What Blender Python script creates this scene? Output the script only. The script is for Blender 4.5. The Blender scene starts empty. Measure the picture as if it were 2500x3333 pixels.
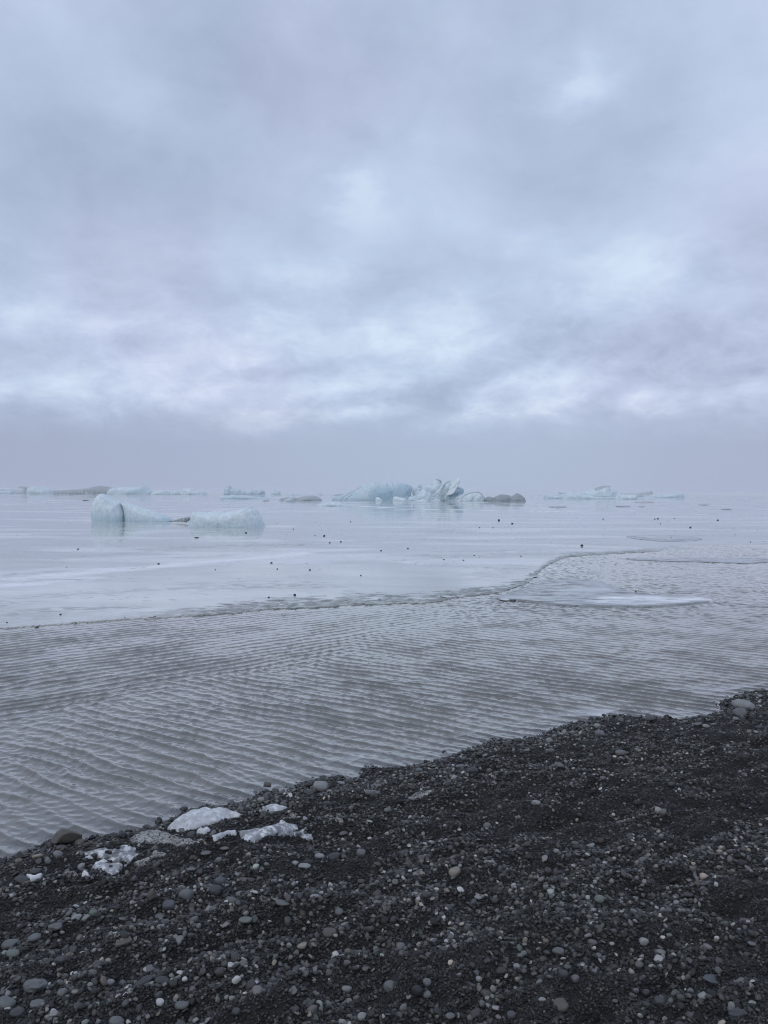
import bpy, math, random
import numpy as np
from mathutils import Matrix, Vector

random.seed(7)
RNG = np.random.default_rng(11)
scene = bpy.context.scene
COL = scene.collection
R = math.radians

# ------------------------------------------------------------------ camera
EYE = 2.4                      # eye height above the lagoon
F = 2500.0                     # focal length in photo pixels (photo 2500 x 3333)
HORIZON = 1607.0
PITCH = math.atan((1666.5 - HORIZON) / F)
ROLL = R(0.23)
cam_data = bpy.data.cameras.new("camera")
cam_data.sensor_fit = 'VERTICAL'
cam_data.sensor_height = 32.0
cam_data.lens = 32.0 * F / 3333.0
cam_data.clip_start = 0.05
cam_data.clip_end = 20000
cam = bpy.data.objects.new("camera", cam_data)
COL.objects.link(cam)
ROT = (Matrix.Rotation(math.pi / 2 - PITCH, 3, 'X') @ Matrix.Rotation(ROLL, 3, 'Z'))
cam.matrix_world = Matrix.Translation((0, 0, EYE)) @ ROT.to_4x4()
scene.camera = cam
RM = np.array([list(r) for r in ROT])

# ------------------------------------------------------------------ exposure, sampling
vs = scene.view_settings
scene.display_settings.display_device = 'sRGB'
vs.view_transform = 'Standard'
vs.look = 'None'
vs.exposure = 0.0
vs.gamma = 1.0
scene.render.engine = 'CYCLES'
cy = scene.cycles
cy.use_denoising = True
cy.denoising_prefilter = 'ACCURATE'
cy.pixel_filter_type = 'BLACKMAN_HARRIS'
cy.filter_width = 1.1
cy.max_bounces = 8
cy.diffuse_bounces = 4
cy.glossy_bounces = 4
cy.volume_bounces = 2
cy.transparent_max_bounces = 8
cy.sample_clamp_indirect = 6.0

SUN_EL, SUN_AZ = R(42), R(212)          # azimuth from +Y (view direction) towards +X
sun_data = bpy.data.lights.new("sun", 'SUN')
sun_data.energy = 0.7
sun_data.angle = R(70)
sun_data.color = (1.0, 0.97, 0.93)
sun = bpy.data.objects.new("sun", sun_data)
COL.objects.link(sun)
sd = Vector((math.sin(SUN_AZ) * math.cos(SUN_EL), math.cos(SUN_AZ) * math.cos(SUN_EL), math.sin(SUN_EL)))
sun.rotation_euler = sd.to_track_quat('Z', 'Y').to_euler()
sun.location = (20, 20, 60)


# ------------------------------------------------------------------ node helpers
class NT:
    def __init__(self, tree):
        self.t = tree
        self.t.nodes.clear()

    def n(self, kind, **kw):
        nd = self.t.nodes.new(kind)
        for k, v in kw.items():
            setattr(nd, k, v)
        return nd

    def put(self, sock, v):
        if hasattr(v, 'is_linked') or isinstance(v, bpy.types.NodeSocket):
            self.t.links.new(v, sock)
        else:
            sock.default_value = v

    def math(self, op, a, b=0.0, c=None, clamp=False):
        nd = self.n('ShaderNodeMath', operation=op, use_clamp=clamp)
        self.put(nd.inputs[0], a)
        self.put(nd.inputs[1], b)
        if c is not None:
            self.put(nd.inputs[2], c)
        return nd.outputs[0]

    def vmath(self, op, a, b=None):
        nd = self.n('ShaderNodeVectorMath', operation=op)
        self.put(nd.inputs[0], a)
        if b is not None:
            self.put(nd.inputs[1], b)
        return nd

    def noise(self, vec, scale, detail=3.0, rough=0.55, dist=0.0, col=False):
        nd = self.n('ShaderNodeTexNoise')
        if vec is not None:
            self.put(nd.inputs['Vector'], vec)
        nd.inputs['Scale'].default_value = scale
        nd.inputs['Detail'].default_value = detail
        nd.inputs['Roughness'].default_value = rough
        nd.inputs['Distortion'].default_value = dist
        return nd.outputs['Color'] if col else nd.outputs['Fac']

    def mapr(self, v, a, b, c=0.0, d=1.0, smooth=True):
        nd = self.n('ShaderNodeMapRange')
        nd.interpolation_type = 'SMOOTHSTEP' if smooth else 'LINEAR'
        self.put(nd.inputs[0], v)
        for i, x in enumerate((a, b, c, d)):
            nd.inputs[i + 1].default_value = x
        return nd.outputs[0]

    def mix(self, fac, a, b, blend='MIX'):
        nd = self.n('ShaderNodeMix', data_type='RGBA', blend_type=blend)
        self.put(nd.inputs[0], fac)
        self.put(nd.inputs[6], a if not isinstance(a, tuple) else (*a[:3], 1))
        self.put(nd.inputs[7], b if not isinstance(b, tuple) else (*b[:3], 1))
        return nd.outputs[2]

    def mapping(self, vec, scale=(1, 1, 1), rot=(0, 0, 0), loc=(0, 0, 0)):
        nd = self.n('ShaderNodeMapping')
        self.put(nd.inputs['Vector'], vec)
        nd.inputs['Scale'].default_value = scale
        nd.inputs['Rotation'].default_value = rot
        nd.inputs['Location'].default_value = loc
        return nd.outputs[0]

    def attr(self, name, kind='GEOMETRY'):
        nd = self.n('ShaderNodeAttribute', attribute_type=kind, attribute_name=name)
        return nd

    def bump(self, h, strength, dist, normal=None):
        nd = self.n('ShaderNodeBump')
        nd.inputs['Strength'].default_value = strength
        nd.inputs['Distance'].default_value = dist
        self.put(nd.inputs['Height'], h)
        if normal is not None:
            self.put(nd.inputs['Normal'], normal)
        return nd.outputs[0]


def srgb(*c):
    return tuple((x / 255 / 12.92) if x / 255 <= 0.04045 else ((x / 255 + 0.055) / 1.055) ** 2.4 for x in c)


# ------------------------------------------------------------------ sky (overcast cloud deck, by world direction)
world = bpy.data.worlds.new("World")
scene.world = world
world.use_nodes = True
W = NT(world.node_tree)
tc = W.n('ShaderNodeTexCoord').outputs['Generated']
sep = W.n('ShaderNodeSeparateXYZ')
W.put(sep.inputs[0], tc)
X, Y, Z = sep.outputs
az = W.math('ARCTAN2', X, Y)
el = W.math('ARCSINE', Z)
n_big = W.noise(W.mapping(tc, (1, 1, 1.15), (0, 0, 0), (3.1, 1.7, 0)), 3.2, 3.0, 0.5, 0.2)
n_mid = W.noise(W.mapping(tc, (1, 1, 1.3), (0, R(12), 0), (7.3, 4.2, 0)), 8.0, 6.0, 0.6, 0.25)
n_fine = W.noise(W.mapping(tc, (1, 1, 2.1), (0, R(10), 0), (1.3, 9.2, 0)), 15.0, 6.0, 0.66, 0.3)
# warp for the individual clouds
ae = W.n('ShaderNodeCombineXYZ')
W.put(ae.inputs[0], az)
W.put(ae.inputs[1], el)
ae = ae.outputs[0]
wv = W.vmath('SUBTRACT', W.noise(W.mapping(tc, (1, 1, 2.2)), 7.0, 4.0, 0.6, 0.0, True), (0.5, 0.5, 0.5)).outputs[0]
warp = W.vmath('MULTIPLY', wv, (0.15, 0.05, 0.0)).outputs[0]
wv2 = W.vmath('SUBTRACT', W.noise(W.mapping(tc, (1, 1, 2.0)), 24.0, 3.0, 0.6, 0.0, True), (0.5, 0.5, 0.5)).outputs[0]
warp2 = W.vmath('MULTIPLY', wv2, (0.05, 0.020, 0.0)).outputs[0]
aew = W.vmath('ADD', W.vmath('ADD', ae, warp).outputs[0], warp2).outputs[0]


def cloud(px, py, sx, sy, tilt=0.0):
    """one cloud patch: position and half-size in photo pixels of a 1659 px wide view, as a direction on the sky"""
    f = 1659.0
    u = (px - 829.5) / f
    a = math.atan(u)
    e = math.atan((1067 - py) / f * math.cos(a))
    v = W.vmath('SUBTRACT', aew, (a, e, 0)).outputs[0]
    if tilt:
        v = W.mapping(v, (1, 1, 1), (0, 0, R(-tilt)))
    v = W.vmath('MULTIPLY', v, (f / sx / 1.35, f / sy / 1.35, 0)).outputs[0]
    q = W.vmath('DOT_PRODUCT', v, v).outputs['Value']
    return W.math('POWER', 2.71828, W.math('MULTIPLY', q, -1.0))


BRIGHT = [(1245, 188, 60, 34, .62, 4), (1370, 592, 105, 52, .75, 8), (793, 420, 36, 34, .40, 0), (890, 300, 110, 80, .16, -30),
          (850, 715, 120, 50, .42, 0), (300, 225, 110, 70, .30, -15), (520, 540, 70, 34, .26, 0), (1135, 535, 60, 30, .32, 0),
          (1500, 390, 130, 55, .30, 10), (380, 780, 130, 52, .50, 10), (330, 868, 130, 34, .50, 12), (560, 905, 110, 16, .66, 5),
          (720, 850, 150, 24, .50, 8), (815, 892, 60, 13, .46, 8), (1030, 905, 55, 14, .60, 20), (1150, 830, 90, 30, .40, 14),
          (1420, 872, 90, 13, .42, 8), (1200, 880, 60, 14, .42, 16), (1625, 838, 50, 12, .36, 14), (90, 850, 110, 24, .40, 4),
          (120, 690, 150, 22, .26, 0), (660, 595, 110, 22, .26, 4), (940, 770, 140, 46, .34, 6), (830, 520, 150, 80, .20, 20),
          (1080, 660, 220, 60, .18, 4), (1600, 120, 130, 160, .26, 0), (1180, 780, 120, 30, .24, 12), (150, 20, 160, 40, .18, 0),
          (980, 90, 90, 40, .14, 0), (200, 640, 260, 60, .14, 0), (1290, 830, 120, 26, .30, 10), (600, 760, 150, 40, .26, 6),
          (1560, 660, 110, 30, .22, 8), (1000, 470, 260, 70, .14, 6)]
DARK = [(60, 905, 130, 38, .40, 8), (470, 818, 90, 16, .46, 10), (480, 876, 100, 18, .40, 6), (900, 855, 100, 20, .46, 8),
        (1010, 795, 120, 24, .34, 10), (690, 800, 70, 16, .30, 8), (900, 600, 130, 50, .30, 10), (640, 490, 120, 50, .24, 0),
        (60, 500, 170, 110, .34, 0), (430, 130, 220, 110, .36, -20), (1310, 420, 220, 55, .20, 6), (1330, 720, 150, 34, .28, 10),
        (1480, 790, 130, 24, .30, 10), (240, 350, 160, 60, .28, -8), (1330, 300, 140, 50, .14, 0), (300, 735, 70, 18, .24, 10),
        (1270, 850, 60, 12, .24, 10), (1110, 870, 60, 12, .30, 14), (650, 880, 70, 10, .3, 8), (760, 170, 160, 90, .22, -20),
        (1600, 500, 100, 50, .22, 0), (180, 880, 90, 16, .24, 8), (820, 660, 110, 24, .22, 6), (500, 650, 160, 30, .16, 0)]
tot = W.math('MULTIPLY', W.math('SUBTRACT', n_big, 0.5), 1.0)
tot = W.math('ADD', tot, W.math('MULTIPLY', W.math('SUBTRACT', n_mid, 0.5), 0.90))
band = W.math('MULTIPLY', W.mapr(el, R(3.5), R(6), 0.0, 1.0), W.mapr(el, R(9), R(20), 1.0, 0.16))
tot = W.math('ADD', tot, W.math('MULTIPLY', W.math('MULTIPLY', W.math('SUBTRACT', n_fine, 0.5), 1.9), band))
for (px, py, sx, sy, s, tl) in BRIGHT:
    tot = W.math('ADD', tot, W.math('MULTIPLY', cloud(px, py, sx, sy, tl), s * (1.3 if sy < 36 else 1.1)))
for (px, py, sx, sy, s, tl) in DARK:
    tot = W.math('ADD', tot, W.math('MULTIPLY', cloud(px, py, sx, sy, tl), -s))
# a level grey mist bank along the horizon
fog = W.mapr(W.math('ADD', el, W.math('MULTIPLY', W.math('SUBTRACT', n_fine, 0.5), 0.06)), R(3.2), R(7.4), 1.0, 0.0)
val = W.mapr(tot, -0.92, 0.90, 0.0, 1.0, smooth=False)
ramp = W.n('ShaderNodeValToRGB')
W.put(ramp.inputs[0], val)
cr = ramp.color_ramp
cr.elements[0].position = 0.0
cr.elements[0].color = (*srgb(160, 172, 198), 1)
cr.elements[1].position = 1.0
cr.elements[1].color = (*srgb(216, 229, 247), 1)
for p, c in ((0.22, (168, 181, 207)), (0.42, (181, 194, 219)), (0.68, (196, 209, 234))):
    e_ = cr.elements.new(p)
    e_.color = (*srgb(*c), 1)
lav = W.mapr(W.noise(W.mapping(tc, (1, 1, 1.3), (0, 0, 0), (5, 2, 1)), 2.6, 2.0, 0.5), 0.40, 0.62)
tint = W.mix(lav, (0.965, 1.005, 1.015), (1.01, 0.985, 1.01))
cloudcol = W.mix(1.0, ramp.outputs[0], tint, 'MULTIPLY')
side = W.mapr(az, R(-28), R(6), 0.0, 1.0)
side2 = W.mapr(az, R(8), R(28), 0.0, 1.0)
fogcol = W.mix(side, srgb(164, 174, 201), srgb(172, 187, 212))
fogcol = W.mix(side2, fogcol, srgb(168, 178, 205))
cloudcol = W.mix(fog, cloudcol, fogcol)
sky = W.n('ShaderNodeTexSky', sky_type='NISHITA')
sky.sun_disc = False
sky.sun_elevation = SUN_EL
sky.sun_rotation = SUN_AZ
bg1 = W.n('ShaderNodeBackground')
W.put(bg1.inputs[0], sky.outputs[0])
bg1.inputs[1].default_value = 0.1
bg2 = W.n('ShaderNodeBackground')
W.put(bg2.inputs[0], cloudcol)
bg2.inputs[1].default_value = 1.0
mx = W.n('ShaderNodeMixShader')
mx.inputs[0].default_value = 0.97       # cloud cover
W.put(mx.inputs[1], bg1.outputs[0])
W.put(mx.inputs[2], bg2.outputs[0])
wo = W.n('ShaderNodeOutputWorld')
W.put(wo.inputs[0], mx.outputs[0])
world.cycles.sampling_method = 'MANUAL'
world.cycles.sample_map_resolution = 512


# ------------------------------------------------------------------ numpy noise
PERM = RNG.permutation(256)
PERM = np.concatenate([PERM, PERM, PERM])


def vnoise3(x, y, z):
    x, y, z = np.broadcast_arrays(np.asarray(x, float), np.asarray(y, float), np.asarray(z, float))
    xi, yi, zi = np.floor(x).astype(int), np.floor(y).astype(int), np.floor(z).astype(int)
    xf, yf, zf = x - xi, y - yi, z - zi
    xi &= 255
    yi &= 255
    zi &= 255
    u, v, w = (t * t * t * (t * (t * 6 - 15) + 10) for t in (xf, yf, zf))
    G = np.array([[1, 1, 0], [-1, 1, 0], [1, -1, 0], [-1, -1, 0], [1, 0, 1], [-1, 0, 1], [1, 0, -1], [-1, 0, -1],
                  [0, 1, 1], [0, -1, 1], [0, 1, -1], [0, -1, -1], [1, 1, 0], [-1, 1, 0], [0, -1, 1], [0, -1, -1]], float)

    def g(dx, dy, dz):
        h = PERM[PERM[PERM[xi + dx] + yi + dy] + zi + dz] & 15
        gg = G[h]
        return gg[..., 0] * (xf - dx) + gg[..., 1] * (yf - dy) + gg[..., 2] * (zf - dz)
    l = lambda a, b, t: a + t * (b - a)
    return l(l(l(g(0, 0, 0), g(1, 0, 0), u), l(g(0, 1, 0), g(1, 1, 0), u), v),
             l(l(g(0, 0, 1), g(1, 0, 1), u), l(g(0, 1, 1), g(1, 1, 1), u), v), w)


def fbm(x, y, z=0.0, oct=4, gain=0.5):
    s, a, f = 0.0, 1.0, 1.0
    for i in range(oct):
        s = s + a * vnoise3(np.asarray(x) * f + 17.3 * i, np.asarray(y) * f + 5.1 * i, np.asarray(z) * f + 3.7 * i)
        a *= gain
        f *= 2.03
    return s


def sstep(a, b, x):
    t = np.clip((np.asarray(x, float) - a) / (b - a), 0, 1)
    return t * t * (3 - 2 * t)


# ------------------------------------------------------------------ photo pixel -> place
def rays(px, py):
    c = np.stack([(np.asarray(px, float) - 1250) / F, (1666.5 - np.asarray(py, float)) / F, -np.ones(np.shape(px))], -1)
    d = c @ RM.T
    return d / d[..., 1:2]          # scaled so that dy = 1


def level(px, py, z=0.0):
    """where the sight line through a photo pixel meets the level plane z"""
    d = rays(px, py)
    t = (EYE - z) / np.maximum(-d[..., 2], 1e-4)
    return np.stack([d[..., 0] * t, t], -1)


def at_depth(px, py, D):
    d = rays(px, py)
    return d[..., 0] * D, EYE + d[..., 2] * D


def zoomed(pts, x0, y0, s):
    return np.array([(x0 + a / s, y0 + b / s) for a, b in pts], float)


def seg_dist(P, A):
    """distance from points P to a polyline A; also side (cross sign of the nearest segment)"""
    best = np.full(len(P), 1e9)
    side = np.zeros(len(P))
    par = np.zeros(len(P))
    run = 0.0
    for a, b in zip(A[:-1], A[1:]):
        ab = b - a
        L2 = float(ab @ ab) + 1e-12
        t = np.clip(((P - a) @ ab) / L2, 0, 1)
        q = P - a - t[:, None] * ab
        d = np.hypot(q[:, 0], q[:, 1])
        m = d < best
        best[m] = d[m]
        cr_ = ab[0] * (P[:, 1] - a[1]) - ab[1] * (P[:, 0] - a[0])
        side[m] = np.sign(cr_)[m]
        par[m] = run + t[m] * math.sqrt(L2)
        run += math.sqrt(L2)
    return best, side, par


SHORE_PX = [(-900, 3080), (-400, 2930), (-150, 2852), (0, 2806), (83, 2776), (162, 2742), (279, 2735), (380, 2720), (452, 2706), (512, 2690),
            (565, 2668), (620, 2640), (678, 2626), (753, 2624), (814, 2609), (850, 2582), (941, 2578), (979, 2550), (1033, 2541), (1104, 2526),
            (1131, 2542), (1172, 2537), (1191, 2503), (1267, 2502), (1343, 2495), (1424, 2479), (1494, 2452), (1560, 2430),
            (1603, 2412), (1700, 2411), (1748, 2398), (1787, 2384), (1796, 2374), (1883, 2354), (1989, 2333), (2134, 2338),
            (2206, 2345), (2279, 2335), (2345, 2321), (2345, 2288), (2404, 2265), (2433, 2253), (2500, 2252), (2700, 2225),
            (3000, 2170), (3600, 2080)]
SHORE = level(np.array(SHORE_PX)[:, 0], np.array(SHORE_PX)[:, 1])


def land_d(P):
    d, s, par = seg_dist(P, SHORE)
    return -s * d


def beach_z(P, d=None):
    if d is None:
        d = land_d(P)
    x, y = P[:, 0], P[:, 1]
    zl = 0.035 * (1 - np.exp(-np.maximum(d, 0) / 0.12)) + 0.125 * np.maximum(d, 0)
    a = x * 0.866 + y * 0.5            # along the shore
    b = -x * 0.5 + y * 0.866
    rel = 0.060 * fbm(a * 0.9, b * 1.5, 2.0, 3) + 0.062 * fbm(a * 2.2, b * 3.6, 5.0, 3)
    pits = np.maximum(fbm(a * 1.7 + 9, b * 2.1 - 4, 7.0, 2) - 0.18, 0)
    zl = zl + (rel - 0.16 * pits) * sstep(0.05, 0.8, d) + 0.018 * fbm(a * 5.5, b * 7, 1.0, 3) * sstep(-0.1, 0.1, d)
    return np.where(d > 0, zl, 0.28 * d)


def on_beach(px, py, lift=0.0):
    """where the sight line through each photo pixel meets the beach"""
    px, py = np.atleast_1d(np.asarray(px, float)), np.atleast_1d(np.asarray(py, float))
    d = rays(px, py)
    lo = np.full(len(px), 1.0)
    hit = np.zeros(len(px), bool)
    t = np.full(len(px), 1.2)
    out = np.full(len(px), 14.0)
    for k in range(260):
        P = np.stack([d[:, 0] * t, t], -1)
        z = EYE + d[:, 2] * t
        below = (z <= np.maximum(beach_z(P), 0.0) + lift) & ~hit
        out[below] = t[below]
        hit |= below
        if hit.all():
            break
        t = t + 0.045
    P = np.stack([d[:, 0] * out, out], -1)
    return P


# ------------------------------------------------------------------ objects: helpers
def mesh_np(name, V, faces):
    """faces: (n,3) or (n,4) array"""
    V = np.asarray(V, np.float32)
    Fc = np.asarray(faces, np.int32)
    me = bpy.data.meshes.new(name)
    k = Fc.shape[1]
    me.vertices.add(len(V))
    me.vertices.foreach_set('co', V.ravel())
    me.loops.add(Fc.size)
    me.loops.foreach_set('vertex_index', Fc.ravel())
    me.polygons.add(len(Fc))
    me.polygons.foreach_set('loop_start', np.arange(0, Fc.size, k, dtype=np.int32))
    me.update(calc_edges=True)
    me.validate()
    me.polygons.foreach_set('use_smooth', np.ones(len(me.polygons), bool))
    me.update()
    return me


def link(name, me, mat=None, parent=None):
    o = bpy.data.objects.new(name, me)
    COL.objects.link(o)
    if mat is not None and me is not None and not me.materials:
        me.materials.append(mat)
    if parent is not None:
        o.parent = parent
    return o


def tag(o, label=None, cat=None, group=None, kind=None):
    if label:
        o['label'] = label
    if cat:
        o['category'] = cat
    if group:
        o['group'] = group
    if kind:
        o['kind'] = kind
    return o


def empty(name, loc):
    o = bpy.data.objects.new(name, None)
    o.empty_display_size = 0.1
    COL.objects.link(o)
    o.location = loc
    return o


def set_attr(me, name, arr):
    a = me.attributes.new(name, 'FLOAT', 'POINT')
    a.data.foreach_set('value', np.asarray(arr, np.float32))


def grid_faces(nr, nc):
    i = np.arange(nr - 1)[:, None] * nc + np.arange(nc - 1)[None, :]
    return np.stack([i, i + 1, i + nc + 1, i + nc], -1).reshape(-1, 4)


def new_mat(name):
    m = bpy.data.materials.new(name)
    m.use_nodes = True
    return m, NT(m.node_tree)


def principled(T, **kw):
    b = T.n('ShaderNodeBsdfPrincipled')
    for k, v in kw.items():
        T.put(b.inputs[k.replace('_', ' ')], v if not (isinstance(v, tuple) and len(v) == 3 and 'Color' in k) else (*v, 1))
    o = T.n('ShaderNodeOutputMaterial')
    T.put(o.inputs[0], b.outputs[0])
    return b


# ------------------------------------------------------------------ materials
def mat_water():
    m, T = new_mat('lagoon_water')
    p = T.n('ShaderNodeTexCoord').outputs['Object']
    n1 = T.noise(T.mapping(p, (1, 1.0, 1), (0, 0, R(-35))), 1.1, 3.0, 0.55)
    c = T.mix(T.mapr(n1, 0.35, 0.65), (0.082, 0.079, 0.069), (0.104, 0.098, 0.083))
    h1 = T.noise(T.mapping(p, (16, 34, 1), (0, 0, R(-30))), 1.0, 3.0, 0.6, 0.6)
    h2 = T.noise(T.mapping(p, (46, 80, 1), (0, 0, R(-20))), 1.0, 2.0, 0.6, 0.4)
    h = T.math('ADD', h1, T.math('MULTIPLY', h2, 0.4))
    nrm = T.bump(h, 0.15, 0.004)
    fr = T.n('ShaderNodeFresnel')
    fr.inputs['IOR'].default_value = 1.6
    T.put(fr.inputs['Normal'], nrm)
    df = T.n('ShaderNodeBsdfDiffuse')
    T.put(df.inputs['Color'], c)
    T.put(df.inputs['Normal'], nrm)
    gl = T.n('ShaderNodeBsdfGlossy')
    gl.inputs['Color'].default_value = (1.0, 0.975, 0.935, 1)
    gl.inputs['Roughness'].default_value = 0.04
    T.put(gl.inputs['Normal'], nrm)
    ms = T.n('ShaderNodeMixShader')
    T.put(ms.inputs[0], T.math('MINIMUM', T.math('MULTIPLY', T.math('POWER', fr.outputs[0], 0.85), 1.38), 0.95))
    # stones show through the first hand's breadth of water
    tr = T.n('ShaderNodeBsdfTransparent')
    sh = T.n('ShaderNodeMixShader')
    T.put(sh.inputs[0], T.attr('shallow').outputs['Fac'])
    T.put(sh.inputs[1], df.outputs[0])
    T.put(sh.inputs[2], tr.outputs[0])
    T.put(ms.inputs[1], sh.outputs[0])
    T.put(ms.inputs[2], gl.outputs[0])
    T.put(T.n('ShaderNodeOutputMaterial').inputs[0], ms.outputs[0])
    return m


def mat_lake_ice(floe=False):
    m, T = new_mat('lake_ice_floe' if floe else 'lake_ice')
    p = T.n('ShaderNodeTexCoord').outputs['Object']
    fr = T.attr('frost').outputs['Fac']
    sl = T.attr('slush').outputs['Fac']
    rim = T.attr('rim').outputs['Fac']
    n = T.noise(T.mapping(p, (0.35, 0.9, 1)), 1.0, 5.0, 0.6, 0.4)
    n2 = T.noise(T.mapping(p, (2.2, 4.5, 1)), 1.0, 4.0, 0.6, 0.5)
    c = T.mix(T.mapr(n, 0.3, 0.7), ((0.24, 0.26, 0.275) if floe else (0.47, 0.475, 0.455)), ((0.34, 0.355, 0.36) if floe else (0.60, 0.595, 0.565)))
    f2 = T.math('MULTIPLY', fr, T.mapr(n2, 0.25, 0.6, 0.45, 1.0))
    c = T.mix(f2, c, (0.92, 0.93, 0.95))
    # small dark wet marks, in drifts
    n3 = T.noise(T.mapping(p, (2.6, 3.2, 1), (0, 0, R(14)), (4, 8, 0)), 1.0, 3.0, 0.6, 0.7)
    drift = T.noise(T.mapping(p, (0.16, 0.30, 1), (0, 0, 0), (9, 3, 0)), 1.0, 3.0, 0.6)
    marks = T.math('MULTIPLY', T.mapr(n3, 0.585, 0.64), T.mapr(drift, 0.45, 0.62, 0.0, 0.8))
    n4 = T.noise(T.mapping(p, (0.07, 0.42, 1), (0, 0, R(3)), (2, 5, 0)), 1.0, 4.0, 0.62, 0.6)
    marks = T.math('MAXIMUM', marks, T.mapr(n4, 0.60, 0.68, 0.0, 0.45))
    s2 = T.math('MAXIMUM', T.math('MULTIPLY', sl, T.mapr(n2, 0.42, 0.56, 0.0, 1.0)), marks)
    c = T.mix(T.math('MULTIPLY', s2, 0.75), c, (0.15, 0.147, 0.14) if floe else (0.25, 0.255, 0.26))
    r2 = T.math('MULTIPLY', rim, T.mapr(n2, 0.30, 0.62, 1.0, 0.65))
    c = T.mix(r2, c, (0.15, 0.168, 0.152))
    rough = T.math('ADD', 0.03, T.math('MULTIPLY', T.math('MAXIMUM', T.math('MAXIMUM', f2, r2), T.math('MULTIPLY', s2, 0.6)), 0.42))
    h = T.math('ADD', T.noise(T.mapping(p, (3, 6, 1)), 1.0, 4.0, 0.6), T.math('MULTIPLY', n2, 0.6))
    dull = T.math('MAXIMUM', T.math('MAXIMUM', T.math('MULTIPLY', f2, 0.85), T.math('MULTIPLY', s2, 0.70)), T.math('MULTIPLY', r2, 1.0))
    b = principled(T, Base_Color=c, Roughness=rough, IOR=1.31, Specular_IOR_Level=T.math('SUBTRACT', 0.5, T.math('MULTIPLY', dull, 0.5)), Normal=T.bump(h, 0.03, 0.03))
    return m


def mat_berg():
    m, T = new_mat('glacier_ice')
    p = T.n('ShaderNodeTexCoord').outputs['Object']
    dirt = T.attr('dirt').outputs['Fac']
    blue = T.attr('blue').outputs['Fac']
    grey = T.attr('grey').outputs['Fac']
    sc = T.attr('grain').outputs['Fac']       # texture scale of this block
    pv = T.vmath('MULTIPLY', p, sc).outputs[0]
    cmb = T.n('ShaderNodeCombineXYZ')
    for i in range(3):
        T.put(cmb.inputs[i], sc)
    T.put(pv.node.inputs[1], cmb.outputs[0])
    n = T.noise(T.mapping(pv, (1.0, 1.0, 0.45)), 1.2, 5.0, 0.6, 0.3)
    n2 = T.noise(T.mapping(pv, (1.0, 1.0, 0.4)), 3.2, 4.0, 0.6, 0.4)
    c = T.mix(T.mapr(n, 0.25, 0.80), (0.59, 0.69, 0.71), (0.85, 0.905, 0.91))
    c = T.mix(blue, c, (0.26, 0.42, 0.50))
    c = T.mix(grey, c, (0.22, 0.25, 0.26))
    d = T.math('MULTIPLY', dirt, T.mapr(n2, 0.32, 0.62, 0.25, 1.0))
    c = T.mix(d, c, (0.10, 0.086, 0.072))
    h = T.math('ADD', n, T.math('MULTIPLY', n2, 0.5))
    bm = T.n('ShaderNodeBump')
    bm.inputs['Strength'].default_value = 0.35
    T.put(bm.inputs['Distance'], T.math('DIVIDE', 0.16, sc))
    T.put(bm.inputs['Height'], h)
    principled(T, Base_Color=c, Roughness=0.38, IOR=1.31, Normal=bm.outputs[0])
    return m


def mat_shore_ice(dirty=False):
    m, T = new_mat('dirty_shore_ice' if dirty else 'shore_ice')
    p = T.n('ShaderNodeTexCoord').outputs['Object']
    n = T.noise(p, 9.0, 4.0, 0.6, 0.3)
    n2 = T.noise(p, 22.0, 3.0, 0.5, 0.25)
    if dirty:
        grit = T.noise(p, 75.0, 3.0, 0.65)
        c = T.mix(T.mapr(n, 0.35, 0.62), (0.22, 0.215, 0.20), (0.36, 0.355, 0.34))
        c = T.mix(T.mapr(grit, 0.48, 0.58), c, (0.045, 0.045, 0.043))
        rough = 0.6
        glass = 0.0
    else:
        c = T.mix(T.mapr(n, 0.3, 0.7), (0.52, 0.535, 0.55), (0.76, 0.77, 0.78))
        spk = T.noise(p, 90.0, 2.0, 0.6)
        c = T.mix(T.mapr(spk, 0.70, 0.76), c, (0.10, 0.10, 0.10))
        g = T.attr('clear').outputs['Fac']
        glass = T.math('MULTIPLY', g, T.mapr(n2, 0.34, 0.54))
        rough = T.math('SUBTRACT', 0.36, T.math('MULTIPLY', g, 0.28))
    h = T.math('ADD', T.math('MULTIPLY', n, 1.0), T.math('MULTIPLY', n2, 0.5))
    principled(T, Base_Color=c, Roughness=rough, IOR=1.31, Transmission_Weight=T.math('MULTIPLY', glass, 0.7), Normal=T.bump(h, 0.18, 0.015))
    return m


def mat_ground():
    m, T = new_mat('black_sand')
    p = T.n('ShaderNodeTexCoord').outputs['Object']
    n = T.noise(p, 160.0, 4.0, 0.7)
    v = T.n('ShaderNodeTexVoronoi')
    T.put(v.inputs['Vector'], p)
    v.inputs['Scale'].default_value = 140.0
    c = T.mix(T.mapr(n, 0.35, 0.7), (0.008, 0.008, 0.008), (0.024, 0.024, 0.024))
    h = T.math('ADD', v.outputs['Distance'], n)
    principled(T, Base_Color=c, Roughness=0.75, Normal=T.bump(h, 0.9, 0.008))
    return m


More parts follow.
